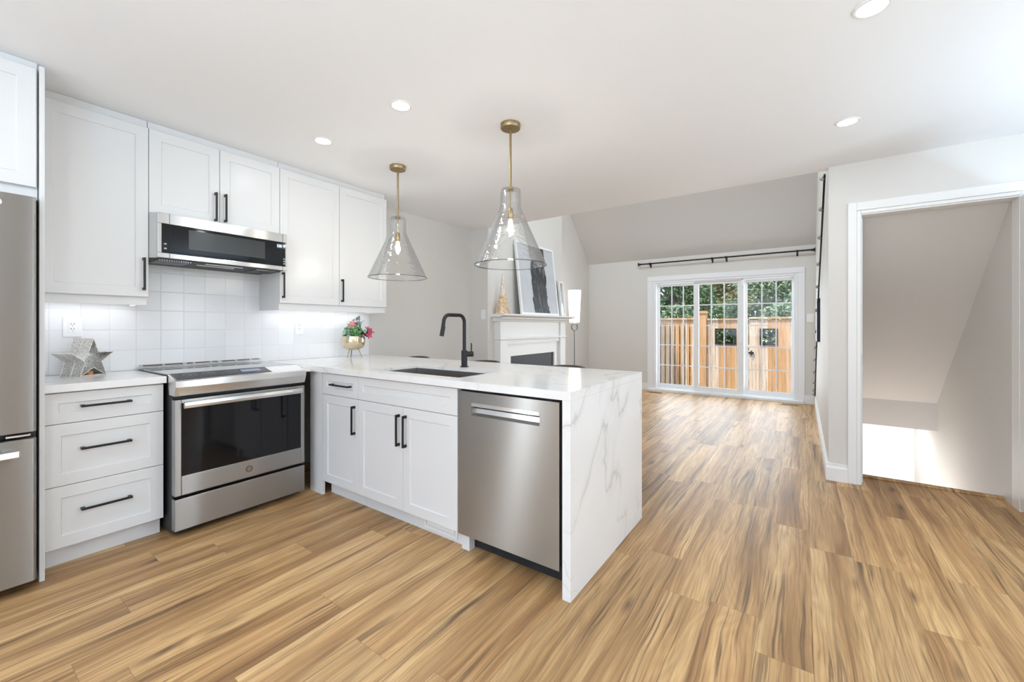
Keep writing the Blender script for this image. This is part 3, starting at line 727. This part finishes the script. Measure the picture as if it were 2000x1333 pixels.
# ------------------------------------------------------------------ lighting fixtures
lp = [(1.711, 1.777), (.931, 1.773), (3.787, 3.46), (3.784, 2.353)]
lab = ['recessed ceiling light left of the larger-looking glass pendant', 'recessed ceiling light nearest the wall cabinets, in front of the microwave', 'recessed ceiling light above the front of the stair doorway', 'recessed ceiling light at the top edge of the view']
pr = None
for (x, y), l in zip(lp, lab):
    if pr is None:
        t = thing('recessed_light', l, 'ceiling light', (x, y, Z_C), 'recessed ceiling lights')
        obj('trim_ring', lambda bm: lathe(bm, [(.047, -.001), (.049, -.005), (.058, -.004), (.061, 0)], (x, y, Z_C), 32), M['trim'], t, smooth=True)
        obj('diffuser', lambda bm: lathe(bm, [(0, -.003), (.048, -.0025)], (x, y, Z_C), 32), M['led'], t)
        pr = t
    else:
        t = copy_tree(pr); t.location = (x, y, Z_C); t['label'] = l
    light('recessed_lamp', 'AREA', (x, y, Z_C-.012), 2.6 if x > 1 else 1.0, (.93, .96, 1), (0, 0, 0), .09)
for x, y in ((1.9, -.9), (3.8, -.9), (3.8, .7), (1.5, .2)): light('recessed_lamp', 'AREA', (x, y, Z_C-.012), 2.6, (.93, .96, 1), (0, 0, 0), .09)  # unseen lamps without fixtures, added for fill and streaks in the steel

def pendant(x, y, label):
    t = thing('pendant_light', label, 'pendant light', (x, y, Z_C), 'glass pendants above the peninsula')
    c = (x, y, 0)
    obj('canopy', lambda bm: lathe(bm, [(0, 2.416), (.058, 2.416), (.061, 2.42), (.061, Z_C-.0005), (0, Z_C-.0005)], c, 36), M['brass'], t, smooth=True)
    obj('rod', lambda bm: (tube(bm, [(x, y, 2.42), (x, y, 2.055)], .0075, 12), tube(bm, [(x, y, 2.055), (x, y, 1.925)], .004, 8)), M['brass'], t, smooth=True)
    obj('glass_shade', lambda bm: lathe(bm, [(.012, 2.047), (.05, 2.046), (.058, 2.043), (.062, 2.035), (.0625, 1.945), (.066, 1.925), (.085, 1.878), (.125, 1.79), (.17, 1.69), (.2, 1.626), (.216, 1.59), (.221, 1.578)], c, 64), M['pglass'], t, smooth=True, solid=.004)
    obj('shade_rim', lambda bm: tube(bm, [(x+.2215*math.cos(2*PI*i/64), y+.2215*math.sin(2*PI*i/64), 1.5785) for i in range(65)], .0028, 8, False), M['rimglass'], t, smooth=True)
    obj('collar', lambda bm: lathe(bm, [(0, 2.056), (.014, 2.056), (.018, 2.050), (.018, 2.038), (0, 2.036)], c, 20), M['brass'], t, smooth=True)
    obj('socket', lambda bm: lathe(bm, [(0, 1.93), (.012, 1.928), (.0165, 1.915), (.0175, 1.868), (.013, 1.862), (0, 1.862)], c, 20), M['brass'], t, smooth=True)
    bl = obj('bulb', lambda bm: lathe(bm, [(.009, 1.866), (.014, 1.845), (.0165, 1.82), (.015, 1.79), (.008, 1.768), (0, 1.762)], c, 20), M['bulbglass'], t, smooth=True)
    obj('filament', lambda bm: tube(bm, [(x+.006, y, 1.855), (x+.004, y, 1.785), (x-.004, y, 1.785), (x-.006, y, 1.855)], .002, 6), M['filament'], bl)
    light('pendant_lamp', 'POINT', (x, y, 1.74), 3.4, (1, .92, .80), shadow_soft_size=.02)
    return t
pendant(2.09, 2.31, 'clear glass cone pendant on a brass rod, over the right half of the peninsula')
pendant(.986, 2.354, 'clear glass cone pendant on a brass rod, in front of the wall cabinet end')

# ------------------------------------------------------------------ small kitchen things
def outlet(y0, y1, z0, z1, label):
    t = thing('outlet', label, 'electrical outlet', (.0085, (y0+y1)/2, (z0+z1)/2))
    obj('plate', B(.0085, .0135, y0, y1, z0, z1), M['plastic'], t, bevel=.002)
    cy, cz = (y0+y1)/2, (z0+z1)/2
    obj('receptacle', B(.0135, .0155, cy-.017, cy+.017, cz-.034, cz+.034), M['plastic'], t, bevel=.001)
    obj('slots', BB(*[(.0155, .0158, cy+a-.0015, cy+a+.0015, cz+b-.004, cz+b+.004) for a in (-.006, .006) for b in (.018, -.012)], *[(.0155, .0158, cy-.002, cy+.002, cz+b-.002, cz+b+.002) for b in (.008, -.022)]), M['ring'], t)
outlet(.702, .782, 1.138, 1.257, 'white wall outlet on the backsplash above the star ornaments')
outlet(2.06, 2.135, 1.13, 1.258, 'white wall outlet on the backsplash left of the potted plant')

# star lanterns
e = Vector((-.52, .854, 0)).normalized(); nd = Vector((-.854, -.52, 0)).normalized()
def star_pts(R_=.118, r_=.047):
    return [((R_ if k % 2 == 0 else r_)*math.sin(PI*k/5), (R_ if k % 2 == 0 else r_)*math.cos(PI*k/5)) for k in range(10)]
def star(ctr, label, depth, open_front=False):
    t = thing('star_ornament', label, 'ornament', (ctr.x, ctr.y, .9155), 'glittery star ornaments')
    zc = .118*math.cos(PI/5)
    def P3(p, d): q = e*p[0] + nd*d; return (q.x, q.y, zc+p[1])
    sp = star_pts()
    def shell(bm):
        A = [bm.verts.new(P3(p, 0)) for p in sp]; B_ = [bm.verts.new(P3(p, depth)) for p in sp]
        for i in range(10): bm.faces.new((A[i], A[(i+1) % 10], B_[(i+1) % 10], B_[i]))
        bm.faces.new([bm.verts.new(P3(p, depth-.004)) for p in sp])
        if not open_front: bm.faces.new([bm.verts.new(P3(p, .004)) for p in sp])
    obj('mesh_body', shell, M['glit'], t, local=True)
    def wires(bm):
        for d in (0, depth):
            for i in range(10): tube(bm, [P3(sp[i], d), P3(sp[(i+1) % 10], d)], .0018, 6)
        for i in range(10): tube(bm, [P3(sp[i], 0), P3(sp[i], depth)], .0013, 5)
    obj('wire_frame', wires, M['champ'], t, local=True)
    def base(bm):
        x = .069
        prism(bm, [(-x, -zc+.0), (x, -zc+.0), (x-.004, -zc+.006), (-x+.004, -zc+.006)], .003, depth-.003, lambda u, v, w_: P3((u, v), w_))
    obj('base_plate', base, M['glit'], t, local=True)
    if open_front:
        q = nd*(depth*.5)
        obj('tealight', lambda bm: lathe(bm, [(0, .0065), (.019, .0065), (.019, .024), (.016, .026), (0, .022)], (q.x, q.y, 0), 20), M['candle'], t, smooth=True, local=True)
    return t
cen = Vector((.2155, .785, 0)) + Vector((-.65, .76, 0))*.018
star(cen, 'silver glitter star ornament on the counter, the one nearer the range', .06, True)
star(cen+nd*.064, 'silver glitter star ornament on the counter, behind the other near the fridge panel', .06)

# potted plant
px, py = .185, 2.505
t = thing('potted_plant', 'small arrangement of pink and red flowers in a gold footed bowl', 'plant', (px, py, .915))
obj('pot', lambda bm: lathe(bm, [(0, .985), (.05, .987), (.085, 1.005), (.102, 1.04), (.104, 1.075), (.097, 1.11), (.092, 1.11), (.098, 1.075), (.09, 1.03), (.0, 1.01)], (px, py, 0), 36), M['pot'], t, smooth=True)
for k in range(3):
    a = 2*PI*k/3+.75
    obj('pot_leg', lambda bm: tube(bm, [(px+.045*math.cos(a), py+.045*math.sin(a), .992), (px+.075*math.cos(a), py+.075*math.sin(a), .9155)], [.005, .0035], 8), M['potleg'], t)
obj('soil', lambda bm: lathe(bm, [(0, 1.085), (.094, 1.083)], (px, py, 0), 24), M['soil'], t)
def leafquads(n, cen_, spread, size, seed, squash=1.0, elong=1.8):
    rr = random.Random(seed)
    def b(bm):
        for _ in range(n):
            while True:
                v = Vector((rr.uniform(-1, 1), rr.uniform(-1, 1), rr.uniform(-1, 1)))
                if v.length < 1: break
            p = Vector(cen_)+Vector((v.x*spread[0], v.y*spread[1], v.z*spread[2]))
            d = Vector((rr.gauss(0, 1), rr.gauss(0, 1), rr.gauss(0, .7)+.25)).normalized()
            s = d.cross(Vector((rr.gauss(0, 1), rr.gauss(0, 1), rr.gauss(0, 1)))).normalized()
            L = size*rr.uniform(.7, 1.3); W = L/elong/2; nn = d.cross(s)
            a = [p, p+d*L*.45+s*W+nn*L*.06, p+d*L, p+d*L*.45-s*W+nn*L*.06]
            m_ = p+d*L*.5-nn*L*.04
            vs = [bm.verts.new(q) for q in a]; mv = bm.verts.new(m_)
            for i in range(4): bm.faces.new((vs[i], vs[(i+1) % 4], mv))
    return b
def flower(c, r, n, tilt, seed):
    rr = random.Random(seed)
    def b(bm):
        up = Vector(tilt).normalized(); a0 = up.cross(Vector((.3, .9, .2))).normalized(); b0 = up.cross(a0)
        for k in range(n):
            for lay, s_ in ((0, 1.0), (1, .6)):
                an = 2*PI*(k+lay*.5)/n; d = (a0*math.cos(an)+b0*math.sin(an)+up*(.25+.5*lay)).normalized(); s = d.cross(up).normalized(); L = r*s_*rr.uniform(.85, 1.1)
                P_ = [Vector(c), Vector(c)+d*L*.5+s*L*.28, Vector(c)+d*L*.9+s*L*.12+up*L*.05, Vector(c)+d*L-up*L*.05, Vector(c)+d*L*.9-s*L*.12+up*L*.05, Vector(c)+d*L*.5-s*L*.28]
                bm.faces.new([bm.verts.new(q) for q in P_])
    return b
obj('foliage', leafquads(170, (px+.005, py, 1.145), (.07, .085, .045), .045, 3), M['leafA'], t)
obj('grey_leaves', lambda bm: (leafquads(26, (px, py+.03, 1.22), (.03, .04, .05), .06, 5, elong=1.5)(bm), leafquads(5, (px+.05, py-.10, 1.135), (.015, .012, .02), .06, 6, elong=1.3)(bm), leafquads(3, (px+.05, py-.115, 1.185), (.01, .01, .008), .05, 9, elong=1.7)(bm)), M['leafB'], t)
obj('orange_flower', flower((px+.045, py-.045, 1.21), .042, 6, (.6, -.6, .7), 1), M['petal_orange'], t)
obj('pink_flower', flower((px+.035, py-.015, 1.235), .036, 6, (.3, -.3, .9), 2), M['petal_pink'], t)
obj('red_flower', flower((px+.075, py+.11, 1.16), .055, 6, (.6, .2, .6), 4), M['petal_red'], t)
obj('red_flower', flower((px+.10, py+.095, 1.12), .045, 5, (.9, .0, .1), 7), M['petal_red'], t)
obj('dark_stems', lambda bm: (leafquads(22, (px+.07, py+.07, 1.12), (.03, .05, .02), .045, 8)(bm)), M['stem'], t)
obj('stem', lambda bm: tube(bm, [(px+.05, py-.05, 1.13), (px+.06, py-.10, 1.15)], .002, 5), M['stem'], t)
obj('stem', lambda bm: tube(bm, [(px, py+.02, 1.1), (px+.01, py+.03, 1.25)], .002, 5), M['stem'], t)

# stools behind the peninsula
def stool(cx, label, first=None):
    if first is None:
        t = thing('bar_stool', label, 'stool', (cx, 2.98, 0), 'bar stools behind the peninsula')
        def seat(bm): box(bm, -.19, .19, -.17, .17, .60, .66)
        s = obj('seat', seat, M['leather'], t, bevel=.02, local=True)
        def back(bm):
            n_ = 14; rows = []
            for i in range(n_+1):
                a = math.radians(-58+116*i/n_); x = .205*math.sin(a); y = -.03+.20*math.cos(a)
                zt = .897-.022*abs(math.sin(a))**3
                rows.append([(x*.9, y*.93-.012, .67), (x*.93, y, .67), (x, y+.012, zt-.012), (x*.99, y+.006, zt), (x*.95, y-.016, zt-.004), (x*.94, y-.02, zt-.03)])
            R_ = [[bm.verts.new(p) for p in r] for r in rows]
            for a, b in zip(R_, R_[1:]):
                for k in range(6): bm.faces.new((a[k], a[(k+1) % 6], b[(k+1) % 6], b[k]))
            bm.faces.new(R_[0][::-1]); bm.faces.new(R_[-1])
        obj('backrest', back, M['leather'], t, smooth=True, local=True)
        for sx in (-1, 1):
            for sy in (-1, 1):
                obj('leg', lambda bm: tube(bm, [(sx*.15, sy*.13, .61), (sx*.19, sy*.17, .001)], [.014, .011], 10), M['black'], t, smooth=True, local=True)
        obj('footrest', lambda bm: tube(bm, [(.178, .158, .2), (-.178, .158, .2), (-.178, -.158, .2), (.178, -.158, .2), (.178, .158, .2)], .008, 8), M['black'], t, local=True)
        return t
    t = copy_tree(first); t.location.x = cx; t['label'] = label
    return t
s0 = stool(.41, 'dark leather stool behind the peninsula, left of the faucet')
stool(1.28, 'dark leather stool behind the peninsula, just right of the faucet', s0)
stool(2.08, 'dark leather stool behind the peninsula, in front of the floor lamp', s0)

# ------------------------------------------------------------------ living room
XF = .403
t = thing('fireplace', 'white fireplace mantel surround with a black firebox on the chimney wall', 'fireplace', (.30, 5.36, 0))
E = .0008
def shelf(bm):
    prism(bm, [(.301, 1.354), (.301, 1.318), (XF+.04, 1.318), (XF+.07, 1.328), (.505, 1.334), (.522, 1.338), (.526, 1.352), (.522, 1.358), (.301, 1.358)], 4.395, 6.37, lambda u, v, w_: (u, w_, v))
obj('mantel_shelf', shelf, M['trim'], t)
def crown(bm):
    prism(bm, [(.301, 1.317), (.301, 1.262), (XF+.012, 1.262), (XF+.02, 1.28), (XF+.045, 1.30), (XF+.05, 1.317)], 4.45, 6.28, lambda u, v, w_: (u, w_, v))
obj('bed_moulding', crown, M['trim'], t)
obj('frieze', B(.301, XF-.018, 4.492, 6.235, .962, 1.2615), M['trim'], t)
for y0, y1 in ((4.476, 4.64), (6.08, 6.25)):
    obj('pilaster', BB((.301, XF, y0, y1, 0, 1.2615), (.301, XF+.012, y0-.01, y1+.01, 0, .16)), M['trim'], t, bevel=.004)
obj('moulding_band', B(.301, XF+.014, 4.466, 6.26, 1.022, 1.046), M['trim'], t, bevel=.006)
obj('surround', BB((.301, XF-.04, 4.64, 4.76, 0, .962), (.301, XF-.04, 5.95, 6.08, 0, .962), (.301, XF-.04, 4.76, 5.95, .797, .962)), M['trim'], t)
obj('firebox', B(.301, XF-.065, 4.76, 5.95, .02, .797), M['firebox'], t)
# cone tree ornament
t = thing('cone_tree', 'gold glitter cone tree standing on the left of the mantel shelf', 'ornament', (.41, 4.515, 1.3585))
obj('lower_cone', lambda bm: lathe(bm, [(0, 1.3585), (.092, 1.3585), (.096, 1.365), (.045, 1.60)], (.41, 4.515, 0), 32), M['gold'], t, smooth=True)
obj('upper_cone', lambda bm: lathe(bm, [(.045, 1.60), (.013, 1.85), (.004, 1.90), (0, 1.905)], (.41, 4.515, 0), 32), M['champ'], t, smooth=True)
# leaning painting
def leaning(name, label, cat, y0, y1, zb, h, x0, x1, fw, inner, fm):
    L = math.atan2(x0-x1, h); t = thing(name, label, cat, (x0, (y0+y1)/2, zb)); t.rotation_euler = (0, -L, 0)
    hw = (y1-y0)/2; H_ = h/math.cos(L); th = .03
    fr = obj('frame', BB((-th, 0, -hw, -hw+fw, 0, H_), (-th, 0, hw-fw, hw, 0, H_), (-th, 0, -hw+fw, hw-fw, 0, fw), (-th, 0, -hw+fw, hw-fw, H_-fw, H_)), fm, t, local=True)
    bm = bmesh.new(); box(bm, -th+.006, -.008, -hw+fw, hw-fw, fw, H_-fw)
    bmesh.ops.translate(bm, vec=(0, 0, -H_/2), verts=bm.verts)
    me = bpy.data.meshes.new('canvas'); bm.to_mesh(me); bm.free(); me.materials.append(inner)
    o = bpy.data.objects.new('canvas', me); COL.objects.link(o); o.parent = t; o.location = (0, 0, H_/2)
    return t
leaning('painting', 'large white-framed abstract painting with a black brush column leaning above the mantel', 'painting', 4.90, 5.945, 1.3625, 1.03, .455, .34, .03, M['art'], M['trim'])
M['mirror'] = mat('silver_mirror', (.75, .76, .78), .08, 1.0)
leaning('framed_mirror', 'small slim white frame leaning at the far right end of the mantel shelf', 'frame', 6.13, 6.285, 1.3585, .57, .40, .345, .03, M['mirror'], M['trim'])
# floor lamp
lx, ly = .25, 6.884
t = thing('floor_lamp', 'floor lamp with a lit tapered white shade in the corner beyond the fireplace', 'lamp', (lx, ly, 0))
def sq(bm):
    prof = [(.115, 1.835), (.088, 1.262)]
    n_ = 24
    for (r, z), (r2, z2) in (((.115, 1.835), (.088, 1.262)),):
        a = [bm.verts.new((lx+r*math.cos(2*PI*i/n_), ly+r*math.sin(2*PI*i/n_), z)) for i in range(n_)]
        b = [bm.verts.new((lx+r2*math.cos(2*PI*i/n_), ly+r2*math.sin(2*PI*i/n_), z2)) for i in range(n_)]
        for i in range(n_): bm.faces.new((a[i], a[(i+1) % n_], b[(i+1) % n_], b[i]))
obj('lamp_shade', sq, M['shade'], t, smooth=True, solid=.003)
obj('ring', lambda bm: tube(bm, [(lx+.052*math.cos(a)*.82, ly+.052*math.cos(a)*.57, 1.185+.056*math.sin(a)) for a in [2*PI*i/28 for i in range(29)]], .011, 10), M['ring'], t, smooth=True)
obj('pole', lambda bm: (tube(bm, [(lx, ly, .02), (lx, ly, 1.13)], .009, 12), tube(bm, [(lx, ly, 1.24), (lx, ly, 1.40)], .008, 10)), M['ring'], t, smooth=True)
obj('lamp_base', lambda bm: lathe(bm, [(0, 0.0005), (.13, 0.0005), (.13, .015), (.02, .03), (0, .03)], (lx, ly, 0), 32), M['ring'], t, smooth=True)
light('floor_lamp_bulb', 'POINT', (lx, ly, 1.56), 4, (1, .85, .68), shadow_soft_size=.06)
# curtain rod
t = thing('curtain_rod', 'long black curtain rod mounted above the sliding patio door', 'curtain rod', (2.4, 7.975, 2.36))
obj('rod', lambda bm: tube(bm, [(1.07, 7.975, 2.357), (3.69, 7.975, 2.360)], .0125, 14), M['black'], t, smooth=True)
for x, s in ((1.07, -1), (3.69, 1)):
    obj('finial', lambda bm: tube(bm, [(x-s*.02, 7.975, 2.3575), (x+s*.01, 7.975, 2.3575), (x+s*.032, 7.975, 2.3575), (x+s*.036, 7.975, 2.3575)], [.016, .018, .034, .034], 16), M['black'], t, smooth=True)
for x in (1.25, 2.30, 2.515, 3.50):
    obj('bracket', lambda bm: (tube(bm, [(x, 8.048, 2.33), (x, 7.975, 2.335)], .008, 8), tube(bm, [(x-.012, 7.975, 2.3585), (x+.012, 7.975, 2.3585)], .019, 14), box(bm, x-.012, x+.012, 8.042, 8.0495, 2.29, 2.36), box(bm, x-.008, x+.008, 7.967, 7.983, 2.315, 2.345)), M['black'], t)
# switches
t = thing('light_switch', 'white double light switch on the back wall right of the patio door', 'light switch', (3.668, 8.0495, 1.325))
obj('plate', B(3.617, 3.712, 8.043, 8.0495, 1.262, 1.392), M['plastic'], t, bevel=.002)
for x in (3.645, 3.685): obj('rocker', B(x-.014, x+.014, 8.039, 8.043, 1.29, 1.364), M['plastic'], t, bevel=.001)
tag(obj('wall_plate', B(.195, .265, 4.3395, 4.3445, 1.29, 1.41), M['plastic'], bevel=.002), 'blank white wall plate on the side of the chimney wall, left of the mantel', 'wall plate')
# floor registers
for x0, x1, l in ((1.27, 1.53, 'slim floor vent near the left end of the patio door'), (3.275, 3.535, 'slim floor vent near the right end of the patio door')):
    t = thing('floor_vent', l, 'vent', ((x0+x1)/2, 7.82, 0), 'floor vents by the patio door')
    obj('grille', BB((x0, x1, 7.76, 7.772, .0005, .006), (x0, x1, 7.858, 7.87, .0005, .006), (x0, x0+.03, 7.772, 7.858, .0005, .006), (x1-.03, x1, 7.772, 7.858, .0005, .006), (x0+.03, x1-.03, 7.80, 7.812, .0005, .005), (x0+.03, x1-.03, 7.825, 7.835, .0005, .005)), M['brass'], t)
    obj('duct', B(x0+.03, x1-.03, 7.772, 7.858, .0003, .001), M['dark'], t)
# string of bulbs along the right living-room wall
t = thing('string_light', 'black cord with small grey bulbs running down along the right living-room wall', 'string light', (3.71, 6.0, 0))
cord = [(4.46, 2.44), (4.9, 2.19), (5.4, 1.92), (6.0, 1.60), (6.45, 1.19), (6.9, .86), (7.25, .57), (7.5, .32), (7.6, .20)]
obj('cord', lambda bm: tube(bm, [(3.712, y, z) for y, z in cord], .008, 8), M['black'], t)
def on_cord(s):
    k = min(int(s*(len(cord)-1)), len(cord)-2); fr = s*(len(cord)-1)-k
    return [cord[k][i]*(1-fr)+cord[k+1][i]*fr for i in (0, 1)]
for s in (.01, .10, .19, .28, .36, .44, .52, .60, .67, .75, .83, .91, .98):
    y, z = on_cord(s); obj('bulb', lambda bm: (ball(bm, (3.695, y, z), .017, 12, 1.2), tube(bm, [(3.711, y, z), (3.70, y, z)], .009, 8)), M['greybulb'], t, smooth=True)
t = thing('wall_screen', 'thin black panel seen edge-on on the right living-room wall', 'panel', (3.71, 6.3, 1.35))
obj('screen', B(3.700, 3.7295, 6.12, 6.75, 1.02, 1.52), M['black'], t, bevel=.003)
obj('mount', B(3.722, 3.7297, 6.3, 6.6, 1.15, 1.4), M['dark'], t)

# ------------------------------------------------------------------ outdoors
struct('floor_patio', B(-8, 9, 8.3, 26, -.30, -.20), M['ground'])
FY = 10.0
def boards(x0, x1, z0, z1, gap=0, y=FY, seed=1):
    def b(bm):
        rr = random.Random(seed); x = x0
        while x < x1:
            w_ = .105-gap; d = rr.uniform(0, .012)+(.0 if gap else .012*(int(x/.105) % 2))
            box(bm, x+.001, min(x+w_, x1), y+d, y+.018+d, z0, z1); x += .105
    return b
t = thing('fence', 'cedar fence section with gaps between boards, left of the square fence post', 'fence', (.2, FY, -.2))
obj('board_panel', boards(-1.2, 1.70, -.14, 1.24, .022, seed=2), M['fence'], t)
obj('board_panel', boards(-1.25, 1.70, -.14, 1.24, .03, FY+.10, 3), M['fence'], t)
obj('rail', BB((-1.2, 1.70, FY+.035, FY+.08, .08, .17), (-1.2, 1.70, FY+.035, FY+.08, .60, .69), (-1.2, 1.70, FY+.035, FY+.08, 1.14, 1.23)), M['fence'], t)
obj('cap_rail', BB((-1.2, 1.70, FY-.03, FY+.14, 1.345, 1.38), (-1.2, 1.70, FY+.02, FY+.05, 1.24, 1.345)), M['fence'], t)
t = thing('fence', 'solid cedar fence section with a square lattice opening, behind the middle door panel', 'fence', (2.2, FY, -.2))
def withhole(x0, x1, hx0, hx1, hz0, hz1, seed):
    def b(bm):
        boards(x0, hx0, -.2, 1.33, 0, FY, seed)(bm); boards(hx1, x1, -.2, 1.33, 0, FY, seed+1)(bm)
        boards(hx0, hx1, -.2, hz0, 0, FY, seed+2)(bm); boards(hx0, hx1, hz1, 1.33, 0, FY, seed+3)(bm)
    return b
def lattice(hx0, hx1, hz0, hz1):
    def b(bm):
        w_ = .03
        box(bm, hx0, hx1, FY-.012, FY+.03, hz0, hz0+w_); box(bm, hx0, hx1, FY-.012, FY+.03, hz1-w_, hz1)
        box(bm, hx0, hx0+w_, FY-.012, FY+.03, hz0+w_, hz1-w_); box(bm, hx1-w_, hx1, FY-.012, FY+.03, hz0+w_, hz1-w_)
        box(bm, (hx0+hx1)/2-.006, (hx0+hx1)/2+.006, FY+.006, FY+.014, hz0+w_, hz1-w_)
    return b
obj('board_panel', withhole(1.88, 2.655, 2.03, 2.43, .81, 1.15, 11), M['fence'], t)
obj('window_frame', lattice(2.03, 2.43, .81, 1.15), M['black'], t)
obj('cap_rail', BB((1.88, 2.655, FY-.03, FY+.06, 1.33, 1.36),), M['fence'], t)
t = thing('gate', 'cedar gate with a square lattice opening and black latch, behind the right door panel', 'gate', (3.1, FY, -.2))
obj('board_panel', withhole(2.665, 3.80, 2.855, 3.165, .815, 1.15, 21), M['fence'], t)
obj('window_frame', lattice(2.855, 3.165, .815, 1.15), M['black'], t)
obj('cap_rail', BB((2.665, 3.80, FY-.03, FY+.06, 1.35, 1.385),), M['fence'], t)
obj('latch', BB((2.66, 2.75, FY-.03, FY-.001, .63, .67), (2.70, 2.72, FY-.05, FY-.03, .60, .70)), M['black'], t)
t = thing('fence_post', 'square cedar fence post with a cap between the two fence sections', 'post', (1.79, FY, -.2))
obj('post', B(1.715, 1.865, FY-.06, FY+.09, -.2, 1.475), M['fence'], t)
obj('post_cap', BB((1.69, 1.89, FY-.085, FY+.115, 1.475, 1.50), (1.71, 1.87, FY-.065, FY+.095, 1.50, 1.53)), M['fence'], t)

def tree(label, x, y, h, crown, fol, n, seed, size=.105):
    t = thing('tree', label, 'tree', (x, y, -.2), 'trees beyond the fence')
    rr = random.Random(seed)
    def tr(bm):
        tube(bm, [(x, y, -.2), (x+.05, y, h*.4), (x-.05, y+.05, h*.75)], [.11, .09, .04], 10)
        for k in range(5):
            a = rr.uniform(0, 6.3); z = h*rr.uniform(.3, .6); tube(bm, [(x, y, z), (x+math.cos(a)*.5, y+math.sin(a)*.4, z+.4), (x+math.cos(a)*1.0, y+math.sin(a)*.7, z+.6)], [.045, .03, .012], 7)
    obj('trunk', tr, M['bark'], t, smooth=True)
    def fl(bm):
        for k in range(14):
            a = rr.uniform(0, 6.3); q = math.sqrt(rr.random()); c = (x+crown[0]*.75*q*math.cos(a), y+crown[1]*.6*q*math.sin(a), crown[2]+rr.uniform(-1, 1)*crown[3]*.75)
            leafquads(n//6, c, (crown[0]*.42, crown[1]*.42, crown[3]*.36), size, rr.random())(bm)
    obj('foliage', fl, M[fol], t)
tree('dark green tree with bare forking branches behind the left fence section', .55, 12.6, 3.6, (1.0, .9, 2.3, 1.15), 'fol1', 2600, 5)
tree('golden olive tree behind the fence, seen through the middle door panel', 1.72, 14.3, 3.6, (1.0, .8, 2.5, 1.0), 'fol2', 2400, 6)
tree('pale green dense tree behind the gate, seen through the right door panel', 3.25, 12.5, 3.6, (1.1, .9, 2.0, 1.3), 'fol3', 3800, 7)
tree('tall dark tree farthest back, seen between the nearer crowns', 1.0, 17.6, 5.0, (2.6, 1.2, 2.7, 1.8), 'fol1', 2600, 8, .2)
def shrub(label, x, y, z, r, fol, n, seed):
    o = obj('shrub', leafquads(n, (x, y, z), r, .1, seed), M[fol]); tag(o, label, 'shrub', 'shrubs beyond the fence')
shrub('bushy bright green shrub above the left fence section', 1.0, 11.1, 1.2, (.5, .35, .55), 'fol3', 1800, 31)
shrub('dark green shrub behind the lattice opening of the middle fence', 2.1, 11.2, 1.0, (.52, .4, .75), 'fol1', 2400, 32)
shrub('grey-green shrub behind the lattice opening of the gate', 3.2, 10.75, 1.0, (.5, .35, .7), 'fol3', 2400, 33)
# unseen fill lights added to brighten the stairwell and landing
light('landing_fill', 'AREA', (4.25, 6.85, .09), 6, (.93, .97, 1), (0, 0, 0), .35)
light('stair_fill', 'POINT', (4.2, 5.9, -.75), 13, (.95, .97, 1), shadow_soft_size=.12)
